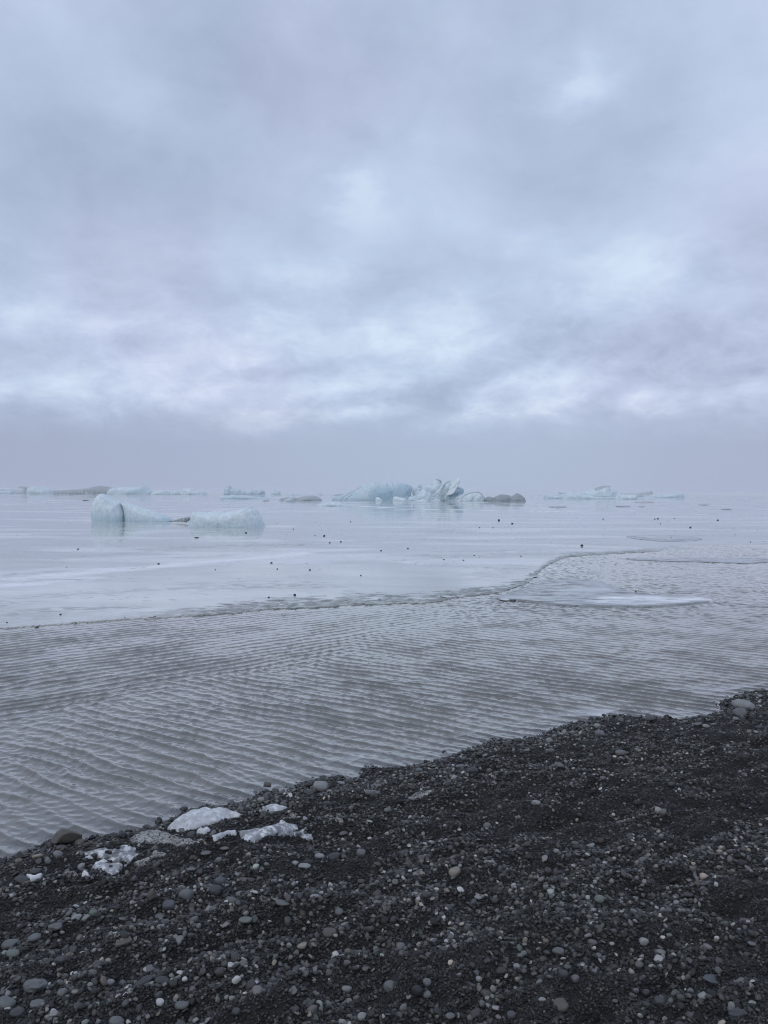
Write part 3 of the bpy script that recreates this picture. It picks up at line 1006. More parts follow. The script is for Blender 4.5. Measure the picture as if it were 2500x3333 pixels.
# zoom frame, x, y (centre), width, height, colour, form, label (None: worded from its neighbours)
STONES = [
    (Lz, 285, 240, 132, 78, BROWN, 'block', 'large brown-grey boulder half in the water at the left end of the shoreline'),
    (Lz, 345, 260, 40, 30, BROWN, 'round', 'small brown-grey stone leaning on the large shoreline boulder'),
    (Lz, 1385, 24, 52, 36, PALE, 'round', 'pale rounded stone above the big white ice lump at the water edge'),
    (Lz, 1065, 122, 32, 26, BLACK, 'round', 'dark round stone at the right tip of the white ice lump'),
    (Lz, 825, 226, 36, 28, DARK_, 'round', 'dark stone below the foot of the white ice lump'),
    (Lz, 655, 518, 76, 62, BROWN, 'wedge', 'brown triangular rock slab standing on edge in the gravel'),
    (Lz, 730, 552, 52, 46, BLUE, 'round', 'dark blue-grey round stone right of the brown triangular slab'),
    (Lz, 692, 578, 46, 26, GREY, 'flat', 'small flat stone in front of the brown triangular slab'),
    (Lz, 805, 490, 62, 40, GREY, 'round', 'light grey stone with a paler stone chip behind the blue-grey round stone'),
    (Lz, 952, 433, 46, 32, BLUE, 'round', None),
    (Lz, 930, 490, 56, 42, DARK_, 'round', None),
    (Lz, 1045, 480, 58, 28, GREY, 'flat', None),
    (Lz, 535, 710, 70, 44, BROWN, 'long', 'long tilted brown-grey stone bar pointing up to the right'),
    (Lz, 45, 712, 74, 42, GREY, 'oval', 'grey oval cobble close to the left edge of the beach'),
    (Lz, 150, 678, 56, 34, GREY, 'oval', None),
    (Lz, 55, 748, 58, 42, GREEN, 'oval', None),
    (Lz, 155, 902, 102, 58, GREY, 'lumpy', 'lumpy grey cobble with a ragged top at lower left'),
    (Lz, 28, 945, 84, 62, GREY, 'oval', 'largest smooth grey cobble in the bottom left corner'),
    (Lz, 270, 927, 42, 42, GREY, 'round', None),
    (Lz, 262, 772, 46, 40, DARK_, 'angular', None),
    (Lz, 650, 808, 48, 40, GREY, 'angular', None),
    (Lz, 780, 813, 34, 36, WHITE, 'angular', 'small whitish angular stone right of a flat grey flake'),
    (Lz, 622, 860, 84, 40, DARK_, 'long', None),
    (Lz, 702, 866, 62, 36, DARK_, 'oval', None),
    (Lz, 1425, 654, 62, 34, BROWN, 'oval', 'smooth brown-grey oval cobble low in the middle of the beach'),
    (Lz, 1305, 726, 42, 28, TAN, 'angular', 'small tan angular stone below the brown-grey oval cobble'),
    (Lz, 1060, 598, 58, 32, GREEN, 'flat', 'greenish flat stone slab in the middle of the gravel'),
    (Lz, 1220, 546, 60, 34, GREY, 'flat', None),
    (Lz, 1315, 356, 56, 26, PALE, 'flat', 'pale flat stone in the cluster right of the forked ice'),
    (Lz, 1275, 356, 30, 32, PALE, 'angular', None),
    (Lz, 1380, 318, 42, 26, PALE, 'oval', None),
    (Lz, 1448, 322, 62, 46, DARK_, 'angular', 'dark grey angular rock in the pebble cluster right of the forked ice'),
    (Lz, 1560, 312, 40, 30, GREY, 'round', None),
    (Lz, 785, 1018, 62, 32, GREY, 'oval', None),
    (Lz, 505, 1030, 66, 28, GREY, 'oval', None),
    (Lz, 1565, 1020, 42, 30, PALE, 'round', None),
    (Lz, 690, 955, 36, 26, WHITE, 'round', None),
    (Lz, 372, 590, 36, 30, PALE, 'angular', None),
    (Lz, 402, 588, 34, 26, GREEN, 'round', None),
    (Lz, 465, 776, 30, 20, TAN, 'angular', 'small orange-tan stone among the dark pebbles at lower left'),
    (Lz, 890, 314, 46, 18, GREY, 'flat', None),
    (Lz, 946, 331, 30, 22, GREY, 'round', None),
    (Lz, 970, 294, 42, 14, GREY, 'flat', None),
    (Lz, 825, 372, 42, 22, GREY, 'flat', None),
    (Lz, 325, 914, 30, 18, TAN, 'oval', None),
    (Lz, 330, 598, 44, 22, PALE, 'flat', None),
    (Lz, 240, 628, 60, 28, GREY, 'lumpy', None),
    (Lz, 95, 420, 60, 30, DARK_, 'flat', None),
    (Lz, 155, 388, 46, 24, DARK_, 'oval', None),
    (Lz, 290, 388, 24, 26, GREY, 'round', None),
    (Lz, 1185, 430, 28, 28, GREY, 'round', None),
    (Lz, 1485, 215, 40, 18, GREY, 'flat', None),
    (Lz, 1360, 492, 40, 22, PALE, 'flat', None),
    (Lz, 1465, 590, 36, 26, GREY, 'round', None),
    (Lz, 1020, 1010, 36, 28, DARK_, 'round', None),
    (Lz, 160, 965, 60, 20, GREY, 'flat', None),
    (Lz, 210, 998, 34, 44, DARK_, 'long', None),
    (Lz, 75, 1010, 60, 30, DARK_, 'oval', None),
    (Rz, 305, 410, 52, 42, TAN, 'round', 'tan speckled round stone alone among the dark pebbles'),
    (Rz, 930, 528, 44, 34, GREEN, 'round', 'greenish pale round stone in the middle of the black gravel on the right'),
    (Rz, 752, 729, 54, 36, GREY, 'oval', 'smooth mid-grey oval stone on fine gravel low on the right half'),
    (Rz, 767, 970, 70, 46, BROWN, 'angular', 'flat brown-grey angular stone lying near the bottom edge'),
    (Rz, 72, 724, 44, 40, GREY, 'round', None),
    (Rz, 213, 690, 32, 26, PALE, 'oval', None),
    (Rz, 145, 913, 52, 54, BLACK, 'round', 'black round cobble in the pebble cluster at bottom centre'),
    (Rz, 25, 872, 52, 60, GREY, 'round', 'grey upright cobble left of the black round cobble'),
    (Rz, 185, 930, 38, 30, GREY, 'round', None),
    (Rz, 185, 880, 40, 34, GREY, 'round', None),
    (Rz, 386, 512, 38, 34, BLUE, 'angular', None),
    (Rz, 1425, 846, 98, 40, BLUE, 'slab', 'large thin blue-grey slab lying flat near the right edge'),
    (Rz, 1546, 362, 40, 34, BLACK, 'round', 'black round stone on the right side of the gravel'),
    (Rz, 893, 268, 36, 36, PALE, 'angular', 'pale angular stone at the top of a small pebble heap'),
    (Rz, 745, 292, 26, 24, PALE, 'round', None),
    (Rz, 80, 311, 46, 38, DARK_, 'angular', None),
    (Rz, 1095, 97, 34, 24, BLACK, 'round', None),
    (Rz, 655, 90, 40, 22, GREY, 'flat', None),
    (Rz, 70, 391, 46, 28, DARK_, 'oval', None),
    (Rz, 1458, 272, 22, 30, WHITE, 'angular', None),
    (Rz, 1115, 346, 32, 24, GREY, 'round', None),
    (Rz, 1310, 500, 48, 28, DARK_, 'flat', None),
    (Rz, 572, 818, 34, 28, PALE, 'angular', None),
    (Rz, 410, 858, 28, 26, PALE, 'round', None),
    (Rz, 775, 838, 40, 30, DARK_, 'round', None),
    (Rz, 825, 854, 36, 28, GREY, 'round', None),
    (Rz, 1525, 1000, 84, 36, DARK_, 'lumpy', 'dark lumpy flat rock in the bottom right corner'),
    (Rz, 1588, 716, 40, 16, GREY, 'flat', None),
    (Rz, 685, 946, 36, 26, PALE, 'oval', None),
    (Rz, 550, 1012, 40, 30, BLUE, 'round', None),
    (Rz, 285, 1006, 44, 28, GREY, 'oval', None),
    (Rz, 1132, 911, 32, 28, DARK_, 'round', None),
    (Rz, 1088, 906, 28, 28, GREY, 'round', None),
    (Rz, 860, 444, 16, 20, TAN, 'angular', None),
    (Rz, 1232, 670, 26, 28, GREEN, 'oval', None),
    (Rz, 480, 510, 34, 30, DARK_, 'round', None),
    (Rz, 278, 548, 36, 34, DARK_, 'round', None),
    (Rz, 135, 486, 28, 26, PALE, 'round', None),
    (Rz, 520, 396, 40, 26, DARK_, 'angular', None),
    (Rz, 450, 624, 26, 30, GREY, 'oval', None),
    (Rz, 924, 780, 30, 24, GREY, 'round', None),
    (Rz, 980, 828, 22, 28, PALE, 'oval', None),
    (Rz, 1190, 988, 44, 34, DARK_, 'round', None),
    (Ez, 1490, 313, 146, 50, PALE, 'oval', 'large flat pale oval boulder at the far right of the shoreline'),
    (Ez, 1468, 362, 88, 50, GREY, 'round', 'rounded grey boulder just in front of the pale flat boulder at far right'),
    (Ez, 525, 504, 66, 56, GREY, 'round', 'round light grey stone above the wet pebble bank on the right'),
    (Ez, 505, 447, 42, 30, PALE, 'round', 'smaller pale round stone between the round light grey stone and the water'),
    (Ez, 665, 633, 74, 34, GREY, 'oval', None),
    (Ez, 650, 604, 44, 40, DARK_, 'angular', None),
    (Ez, 190, 604, 68, 36, GREY, 'flat', None),
    (Ez, 246, 487, 28, 36, GREY, 'angular', None),
    (Ez, 182, 545, 46, 30, PALE, 'round', None),
    (Ez, 860, 398, 92, 30, DARK_, 'flat', 'dark flat stone lying along the waterline right of centre'),
    (Ez, 1185, 430, 62, 26, GREY, 'flat', None),
    (Ez, 1240, 446, 46, 22, PALE, 'oval', None),
    (Ez, 252, 730, 72, 40, GREY, 'lumpy', None),
    (Ez, 945, 745, 46, 38, GREY, 'angular', None),
    (Ez, 1005, 854, 38, 34, DARK_, 'round', None),
    (Ez, 95, 968, 58, 34, PALE, 'oval', None),
    (Ez, 775, 980, 46, 38, DARK_, 'round', None),
    (Ez, 546, 796, 46, 26, GREY, 'oval', None),
    (Ez, 1042, 693, 30, 28, GREY, 'round', None),
    (Ez, 1592, 236, 66, 26, GREY, 'flat', None),
    (Ez, 1600, 455, 60, 30, DARK_, 'oval', None),
    (Ez, 770, 388, 60, 24, GREY, 'flat', None),
    (Mz, 450, 680, 84, 42, PALE, 'round', 'pale rounded stone on the wet bank right of the white ice'),
    (Mz, 745, 702, 62, 38, GREY, 'oval', None),
    (Mz, 790, 711, 36, 34, GREY, 'round', None),
    (Mz, 1040, 566, 42, 48, GREY, 'round', 'upright grey stone at the waterline in the middle of the shore'),
    (Mz, 775, 656, 52, 30, GREY, 'flat', None),
    (Mz, 1365, 579, 56, 38, DARK_, 'round', None),
    (Mz, 1460, 577, 38, 28, BROWN, 'round', None),
    (Mz, 1190, 457, 34, 22, BLACK, 'round', 'lone dark stone sticking out of the water off the middle of the shore'),
    (Mz, 1430, 481, 42, 18, PALE, 'flat', None),
    (Mz, 385, 660, 42, 36, BLACK, 'angular', None),
    (Mz, 572, 648, 46, 20, PALE, 'flat', None),
    (Mz, 850, 816, 42, 26, GREY, 'round', None),
    (Mz, 630, 824, 30, 22, GREY, 'round', None),
    (Mz, 490, 770, 50, 26, DARK_, 'oval', None),
    (Mz, 1290, 553, 60, 22, GREY, 'flat', None),
    (Mz, 385, 712, 48, 30, DARK_, 'round', None),
    (Mz, 1450, 905, 50, 32, GREY, 'round', None),
    (Mz, 1120, 826, 24, 22, GREY, 'round', None),
    (Mz, 130, 640, 46, 30, BROWN, 'round', 'brown stone awash in the water just off the shore'),
    (Mz, 1505, 378, 30, 16, BLACK, 'flat', None),
]
FORM = {'block': (.72, 1.15, .35, .10), 'round': (.78, 1.08, 0, .10), 'flat': (.40, 1.35, .15, .08), 'oval': (.58, 1.35, 0, .06),
        'wedge': (.9, 1.0, .9, .06), 'long': (.5, 1.9, .2, .06), 'lumpy': (.6, 1.3, .3, .30), 'angular': (.65, 1.1, .85, .08), 'slab': (.20, 1.7, .8, .06)}
WORD = {'block': 'blocky', 'round': 'rounded', 'flat': 'flat', 'oval': 'oval', 'wedge': 'wedge-shaped', 'long': 'long', 'lumpy': 'lumpy',
        'angular': 'angular', 'slab': 'slab-like'}
LANDMARK = {}


def build_stones():
    px = np.array([zoomed([(s[1], s[2])], *s[0])[0] for s in STONES])
    w = np.array([s[3] / s[0][2] for s in STONES])
    hgt = np.array([s[4] / s[0][2] for s in STONES])
    P = on_beach(px[:, 0], px[:, 1] + hgt * 0.30)
    zs = np.maximum(beach_z(P), -0.02)
    used = {}
    short = {}
    for i, s in enumerate(STONES):
        if s[7]:
            short[i] = s[7]
    fixed = list(short)
    for i, s in enumerate(STONES):
        fl, lg, an, lu = FORM[s[6]]
        V, Fc = pebble_verts(4 if w[i] > 55 else 3, 500 + i, fl, lg, an, lu)
        D = math.hypot(P[i, 1], EYE)
        rad = w[i] * 0.5 * P[i, 1] / F
        ratio = hgt[i] / w[i]
        V = V * rad * 1.04
        if s[6] == 'wedge':
            V = V.copy()
            t = (V[:, 2] - V[:, 2].min()) / np.ptp(V[:, 2])
            V[:, 0] *= (1.05 - 0.80 * t)
            V[:, 0] += rad * 0.25 * t
            V[:, 1] *= (0.55 - 0.30 * t)
        me = mesh_np('stone', V, Fc)
        big = rad > 0.09
        nm = 'boulder' if big else ('slab' if s[6] == 'slab' else 'stone')
        o = link(nm, me, M_STONE)
        yaw = random.uniform(-0.35, 0.35)
        if s[6] in ('long',):
            yaw += 0.5
        o.rotation_euler = (random.uniform(-.15, .15), random.uniform(-.15, .15), yaw)
        o.location = (P[i, 0], P[i, 1], zs[i] + rad * fl * (0.62 if s[6] not in ('wedge',) else 0.6))
        o.color = (*s[5], 1)
        lab = s[7]
        if not lab:
            # where it lies against the nearest stone that has wording of its own
            j = min(fixed, key=lambda k: abs(px[k, 0] - px[i, 0]) * 0.8 + abs(px[k, 1] - px[i, 1]))
            dx, dy = px[i] - px[j]
            rel = ('right of' if dx > 0 else 'left of') if abs(dx) > abs(dy) * 1.2 else ('in front of' if dy > 0 else 'behind')
            ref = ' '.join(STONES[j][7].split()[:6])
            for cut in (' in the', ' at the', ' on the', ' lying', ' with', ' alone', ' among', ' half', ' above', ' below', ' right', ' close', ' just',
                        ' leaning', ' standing', ' low', ' between', ' sticking', ' awash', ' pointing', ' left', ' near', ' on', ' in', ' of', ' at', ' off'):
                k = ref.find(cut)
                if k > 10:
                    ref = ref[:k]
            gap = math.hypot(dx, dy)
            how = 'just ' if gap < 90 else ('a little ' if gap < 190 else 'well ')
            lab = '%s %s stone %s%s the %s' % (NAMES[s[5]], WORD[s[6]], how, rel, ref)
            if lab in used:
                used[lab] += 1
                lab = '%s, %s of them' % (lab, {2: 'second', 3: 'third', 4: 'fourth'}.get(used[lab], 'last'))
            else:
                used[lab] = 1
        tag(o, lab, 'boulder' if big else 'stone', 'stones one can pick out on the gravel beach')


build_stones()

# ------------------------------------------------------------------ ice stranded on the beach
Iz = (100, 2550, 1.58)
SHORE_ICE = [  # outline in the photo, height m, lump, dirty, clear, name, label
    ([(700, 240), (735, 205), (790, 178), (850, 158), (920, 150), (990, 160), (1060, 168), (1085, 172), (1040, 182), (985, 196), (960, 212), (900, 232), (850, 246), (800, 252), (740, 258)],
     .080, .10, False, 0.40, 'ice_chunk', 'big smooth white ice lump stranded at the water edge'),
    ([(1070, 265), (1110, 250), (1170, 243), (1225, 236), (1255, 220), (1280, 216), (1330, 220), (1370, 230), (1378, 244), (1350, 255), (1420, 258), (1405, 268), (1446, 274), (1452, 292), (1380, 292), (1300, 290), (1200, 302), (1150, 315), (1100, 307), (1075, 288)],
     .024, .10, False, 0.9, 'ice_chunk', 'forked slab of glassy white ice lying on the black gravel'),
    ([(925, 302), (950, 284), (1010, 266), (1055, 262), (1062, 272), (1000, 284), (950, 305)], .025, .1, False, 0.2, 'ice_sliver', 'narrow white ice strip left of the forked ice slab'),
    ([(850, 260), (880, 250), (920, 246), (930, 260), (890, 278), (855, 270)], .03, .1, False, 0.2, 'ice_sliver', 'small white ice patch below the big white ice lump'),
    ([(500, 306), (540, 272), (590, 252), (650, 254), (712, 262), (760, 288), (830, 296), (900, 312), (860, 324), (700, 326), (590, 324), (530, 318)], .016, .2, True, 0, 'dirty_ice', 'gravel-covered grey ice at the left foot of the white lump'),
    ([(1130, 152), (1190, 142), (1220, 124), (1262, 118), (1322, 132), (1300, 143), (1235, 150), (1160, 158)], .020, .2, False, 0.6, 'ice_chunk', 'thin pale ice sheet with pebbles on it, right of the white lump'),
    ([(250, 376), (290, 360), (350, 346), (390, 350), (430, 352), (470, 342), (500, 338), (540, 350), (556, 372), (540, 397), (500, 420), (470, 416), (425, 404), (400, 408), (340, 402), (260, 412), (292, 388)],
     .020, .14, False, 1.0, 'ice_chunk', 'ragged glassy ice piece with dark pebbles on its middle'),
    ([(315, 452), (330, 430), (380, 415), (440, 418), (476, 432), (470, 452), (420, 482), (380, 458)], .022, .12, False, 0.8, 'ice_chunk', 'flat clear ice piece below the ragged glassy one'),
    ([(263, 488), (280, 481), (300, 484), (322, 492), (320, 507), (290, 511)], .03, .2, False, 0.1, 'ice_chip', 'tiny bright white ice chip at lower left of the ice pieces'),
    ([(525, 442), (580, 412), (610, 384), (640, 370), (700, 365), (702, 376), (640, 397), (580, 432)], .014, .2, True, 0, 'dirty_ice', 'sand-coloured dirty ice tongue right of the glassy pieces'),
    ([(170, 517), (210, 470), (245, 477), (230, 502), (190, 522)], .02, .2, True, 0, 'dirty_ice', 'small grey slush patch beside the tiny white chip'),
    ([(1325, 180), (1350, 172), (1392, 178), (1390, 187), (1350, 186)], .015, .2, True, 0, 'ice_sliver', 'small pale ice sliver above the forked ice slab'),
    ([(1545, 205), (1580, 200), (1615, 212), (1600, 218), (1555, 211)], .015, .2, True, 0, 'ice_sliver', 'small pale ice sliver far right of the forked ice slab'),
    ([(1937, 92), (1990, 72), (2068, 48), (2072, 60), (2020, 78), (1960, 96)], .015, .2, True, 0, 'ice_sliver', 'thin pale ice sliver lying on the gravel in mid beach'),
    ([(-25, 30 + 470), (20, 488), (66, 478), (50, 494), (0, 512)], .02, .2, False, 0.1, 'ice_sliver', 'pale ice sliver near the left edge of the beach'),
]


def inside(P, poly):
    c = np.zeros(len(P), bool)
    j = len(poly) - 1
    for i in range(len(poly)):
        xi, yi = poly[i]
        xj, yj = poly[j]
        hit = ((yi > P[:, 1]) != (yj > P[:, 1])) & (P[:, 0] < (xj - xi) * (P[:, 1] - yi) / (yj - yi + 1e-12) + xi)
        c ^= hit
        j = i
    return c


def build_shore_ice():
    for n_, (pts, hh, lump, dirty, clear, nm, lab) in enumerate(SHORE_ICE):
        q = zoomed(pts, *Iz)
        W_ = on_beach(q[:, 0], q[:, 1])
        lo, hi = W_.min(0) - .02, W_.max(0) + .02
        step = max(0.005, float(np.max(hi - lo)) / 130)
        xs, ys = np.arange(lo[0], hi[0] + step, step), np.arange(lo[1], hi[1] + step, step)
        Xg, Yg = np.meshgrid(xs, ys, indexing='ij')
        P = np.stack([Xg.ravel(), Yg.ravel()], -1)
        ring = np.vstack([W_, W_[:1]])
        d, _, _ = seg_dist(P, ring)
        ins = inside(P, W_)
        sd_ = np.where(ins, d, -d)
        sd_ = sd_ + 0.05 * lump * fbm(P[:, 0] * 26 + n_, P[:, 1] * 26, 1.0, 3)
        mx_ = max(sd_.max(), 1e-3)
        t = np.clip(sd_ / mx_, 0, 1)
        prof = np.minimum(t * 2.2, 1) ** 0.6 * (0.72 + 0.28 * t)
        nz = fbm(P[:, 0] * 5 + 3 * n_, P[:, 1] * 5, 2.0, 3, 0.45)
        bz = np.maximum(beach_z(P), 0.0)
        top = bz + hh * prof * (1 + 1.4 * lump * nz + 0.25 * fbm(P[:, 0] * 3 + n_, P[:, 1] * 3, 4.0, 2)) + 0.004
        top = np.where(sd_ > 0, top, bz - 0.03)
        fc = grid_faces(len(xs), len(ys))[:, ::-1]
        keep = (sd_ > -step * 1.5)[fc].all(1)
        fc = fc[keep]
        us = np.unique(fc)
        rm = np.full(len(P), -1)
        rm[us] = np.arange(len(us))
        # a closed body: top skin and an underside bedded in the gravel
        Vt = np.stack([P[us, 0], P[us, 1], top[us]], -1)
        Vb = np.stack([P[us, 0], P[us, 1], np.minimum(bz[us] - 0.035, top[us] - 0.002)], -1)
        f1 = rm[fc]
        f2 = f1[:, ::-1] + len(us)
        me = mesh_np(nm, np.vstack([Vt, Vb]), np.vstack([f1, f2]))
        set_attr(me, 'clear', np.full(len(us) * 2, clear))
        o = link(nm, me, M_DIRTY_ICE if dirty else M_SHORE_ICE)
        tag(o, lab, 'ice', 'ice stranded on the beach')


build_shore_ice()

# ------------------------------------------------------------------ icebergs
def poly_resample(poly, n):
    poly = np.vstack([poly, poly[:1]])
    seg = np.hypot(*np.diff(poly, axis=0).T)
    s = np.concatenate([[0], np.cumsum(seg)])
    t = np.linspace(0, s[-1], n, endpoint=False)
    return np.stack([np.interp(t, s, poly[:, 0]), np.interp(t, s, poly[:, 1])], -1)


def body(poly, yc, depth, p=2.5, tilt=0.0, lean=0.0):
    """a rounded solid with the given outline (x, z) at its widest, thick along y"""
    n = 120
    pl = poly_resample(poly, n)
    base = np.array([pl[:, 0].mean(), min(0.0, pl[:, 1].min())])
    ctr = np.array([pl[:, 0].mean(), pl[:, 1].mean() * 0.5])
    ss = np.sin(np.linspace(-math.pi / 2, math.pi / 2, 23)) * 0.999
    V, rings = [], []
    for s in ss:
        k = (1 - abs(s) ** p) ** (1 / p)
        k = max(k, 0.02)
        q = ctr + (pl - ctr) * k
        y = yc + depth * s + lean * (q[:, 1] - ctr[1]) + tilt * (q[:, 0] - ctr[0])
        V.append(np.stack([q[:, 0], y, q[:, 1]], -1))
    V = np.vstack(V)
    m = len(ss)
    i = np.arange(m - 1)[:, None] * n + np.arange(n)[None, :]
    j = np.arange(m - 1)[:, None] * n + (np.arange(n)[None, :] + 1) % n
    fc = np.stack([i, j, j + n, i + n], -1).reshape(-1, 4)
    faces = [tuple(f) for f in fc] + [tuple(range(n - 1, -1, -1)), tuple((m - 1) * n + np.arange(n))]
    return V, faces


def remeshed(parts, voxel):
    V, Fs, off = [], [], 0
    for v, f in parts:
        V.append(v)
        Fs += [tuple(int(a) + off for a in t) for t in f]
        off += len(v)
    me = bpy.data.meshes.new('tmp')
    me.from_pydata(np.vstack(V).tolist(), [], Fs)
    import bmesh
    bm = bmesh.new()
    bm.from_mesh(me)
    bmesh.ops.recalc_face_normals(bm, faces=bm.faces)
    bm.to_mesh(me)
    bm.free()
    ob = bpy.data.objects.new('tmp', me)
    COL.objects.link(ob)
    md = ob.modifiers.new('r', 'REMESH')
    md.mode = 'VOXEL'
    md.voxel_size = voxel
    ms = ob.modifiers.new('s', 'SMOOTH')
    ms.iterations = 3
    dg = bpy.context.evaluated_depsgraph_get()
    out = bpy.data.meshes.new_from_object(ob.evaluated_get(dg))
    bpy.data.objects.remove(ob)
    bpy.data.meshes.remove(me)
    return out


def berg(name, label, outlines, zf, water_py, depth=0.45, p=2.5, dirt=(), blue=0.0, grey=0.0, blues=(), rough=0.5, vox=1.6,
         strata=0.0, parent=None, group=None, cat='iceberg', low_shade=0.0, origin=None, D=None, dirt_all=0.0):
    """outlines: list of (points, depth offset, depth factor); px coordinates in the zoom frame zf"""
    pcx = float(np.mean([zoomed(o[0], *zf)[:, 0].mean() for o in outlines]))
    pw = [zoomed(o[0], *zf) for o in outlines]
    wy = zf[1] + water_py / zf[2]
    hz = HORIZON + (pcx - 1250) * math.tan(ROLL)
    if D is None:
        D = EYE * F / max(wy - hz, 6.0)
    mpp = D / F
    width = (max(q[:, 0].max() for q in pw) - min(q[:, 0].min() for q in pw)) * mpp
    parts = []
    tall = 0
    for (o, off, dk), q in zip(outlines, pw):
        w1 = np.ptp(q[:, 0]) * mpp
        dep = depth * dk * min(w1, width)
        yc = D + depth * 0.5 * min(width, 60) + off * mpp
        x, z = at_depth(q[:, 0], q[:, 1], yc)
        tall = max(tall, z.max())
        # everything at the water goes below the surface
        low = q[:, 1] >= wy - 3.0
        z = np.where(low, np.minimum(z, -0.25 * max(z.max(), 0.2)), z)
        parts.append(body(np.stack([x, z], -1), yc, max(dep, 2 * mpp), p))
    me = remeshed(parts, vox * mpp)
    n = len(me.vertices)
    co = np.zeros(n * 3, np.float32)
    me.vertices.foreach_get('co', co)
    co = co.reshape(-1, 3).astype(float)
    no = np.zeros(n * 3, np.float32)
    me.vertex_normals.foreach_get('vector', no)
    no = no.reshape(-1, 3)
    px_ = co / mpp                      # position in photo-pixel units: keeps noise at a visible scale
    sd_ = abs(hash(name + label)) % 50 if False else (len(label) * 7.3) % 50
    nz = fbm(px_[:, 0] / 26 + sd_, px_[:, 1] / 26, px_[:, 2] / 20, 4, 0.55)
    ridg = 1 - np.abs(fbm(px_[:, 0] / 15 + sd_ + 0.4 * px_[:, 2] / 15, px_[:, 1] / 30, px_[:, 2] / 40, 3, 0.5)) * 2
    dis = rough * mpp * (4.5 * nz + 2.2 * (ridg - 0.5))
    groove = 0.0
    if strata:
        ph = (px_[:, 0] * 0.87 - px_[:, 2] * 0.5) / 4.6 + 2.4 * nz
        fold = np.abs(np.sin(ph * 0.5 + 1.0))
        groove = (1 - sstep(0.0, 0.35, fold)) * sstep(0.15, 0.5, co[:, 2] / max(co[:, 2].max(), 1e-3))
        dis += strata * mpp * 5.0 * (fold - 0.6)
    co = co + no * dis[:, None]
    org = np.array(origin if origin is not None else (co[:, 0].mean(), co[:, 1].mean(), 0.0))
    me.vertices.foreach_set('co', (co - org).astype(np.float32).ravel())
    me.polygons.foreach_set('use_smooth', np.ones(len(me.polygons), bool))

    def strokes(lst):
        a = np.zeros(n)
        yv = co[:, 1]
        # photo pixel each point of the block lies behind, for marks traced from the picture
        for pts, hw, s in lst:
            q = zoomed(pts, *zf)
            x, z = at_depth(q[:, 0], q[:, 1], D + depth * 0.5 * min(width, 60))
            wob = 1.6 * mpp * fbm(px_[:, 0] / 9, px_[:, 1] / 9, px_[:, 2] / 9, 3)
            d, _, _ = seg_dist(np.stack([co[:, 0] + wob, co[:, 2] + wob * .6], -1), np.stack([x, z], -1))
            hwm = hw / zf[2] * mpp
            a = np.maximum(a, s * (1 - sstep(0.35 * hwm, 1.3 * hwm, d)))
        return a
    set_attr(me, 'dirt', np.clip(strokes(dirt) + dirt_all + 0.25 * groove, 0, 1))
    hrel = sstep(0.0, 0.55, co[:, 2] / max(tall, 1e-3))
    set_attr(me, 'blue', np.clip(blue + (low_shade + 0.20) * (1 - hrel) + strokes(blues) + 0.35 * blue * nz, 0, 1))  # blue deepens towards the waterline: shading for form painted into the colour
    set_attr(me, 'grey', np.full(n, grey))
    set_attr(me, 'grain', np.full(n, 0.10 / mpp))
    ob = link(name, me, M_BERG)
    if parent is None:
        ob.location = org
        tag(ob, label, cat, group)
    else:
        ob.parent = parent
    return ob


Z1, Z2, Z3, Z4, ZN, Z6 = (0, 1530, 1.843), (700, 1530, 3.016), (1050, 1530, 2.37), (1700, 1530, 2.074), (250, 1560, 2.552), (1300, 1540, 3.95)
G_FAR = 'icebergs far out on the frozen lagoon'

# the near iceberg: two blocks split by a dirty seam, and a low tail of debris-rich ice
DN = EYE * F / 96.0
near = empty('iceberg', (*(lambda q: (float(q[0]), float(q[1])))(level(430, 1704)), 0.0))
tag(near, 'nearest pale blue iceberg with a tall left end and a dark crack', 'iceberg')
O = tuple(near.location)
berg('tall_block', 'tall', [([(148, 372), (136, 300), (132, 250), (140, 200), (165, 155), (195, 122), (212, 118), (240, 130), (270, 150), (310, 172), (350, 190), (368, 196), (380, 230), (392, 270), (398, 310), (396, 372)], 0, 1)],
     ZN, 366, 0.42, 3.2, blue=0.10, rough=0.12, parent=near, origin=O, D=DN, low_shade=0.16, dirt=[([(366, 196), (384, 240), (398, 290), (394, 340)], 3, 0.3)])
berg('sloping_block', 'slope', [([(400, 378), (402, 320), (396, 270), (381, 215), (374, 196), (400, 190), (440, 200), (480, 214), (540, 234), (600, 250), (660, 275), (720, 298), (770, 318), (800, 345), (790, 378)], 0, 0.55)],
     ZN, 372, 0.42, 3.0, blue=0.10, rough=0.15, parent=near, origin=O, D=DN, low_shade=0.16, dirt=[([(376, 196), (394, 240), (410, 290), (404, 345)], 4, 0.55), ([(760, 370), (800, 350)], 14, 0.5)])
berg('debris_tail', 'tail', [([(775, 378), (795, 340), (830, 324), (880, 310), (960, 310), (955, 326), (930, 345), (880, 372)], 8, 0.5)],
     ZN, 372, 0.42, 2.2, grey=0.25, rough=0.5, parent=near, origin=O, D=DN, dirt=[([(790, 362), (840, 345), (930, 325)], 16, 0.75)])
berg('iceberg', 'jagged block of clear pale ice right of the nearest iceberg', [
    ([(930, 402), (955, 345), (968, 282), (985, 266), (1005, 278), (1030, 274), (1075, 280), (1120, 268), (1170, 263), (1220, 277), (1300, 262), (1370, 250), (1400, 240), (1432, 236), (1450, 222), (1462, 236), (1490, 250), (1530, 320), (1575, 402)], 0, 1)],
    ZN, 398, 0.30, 3.4, blue=0.04, rough=0.30, low_shade=0.10)

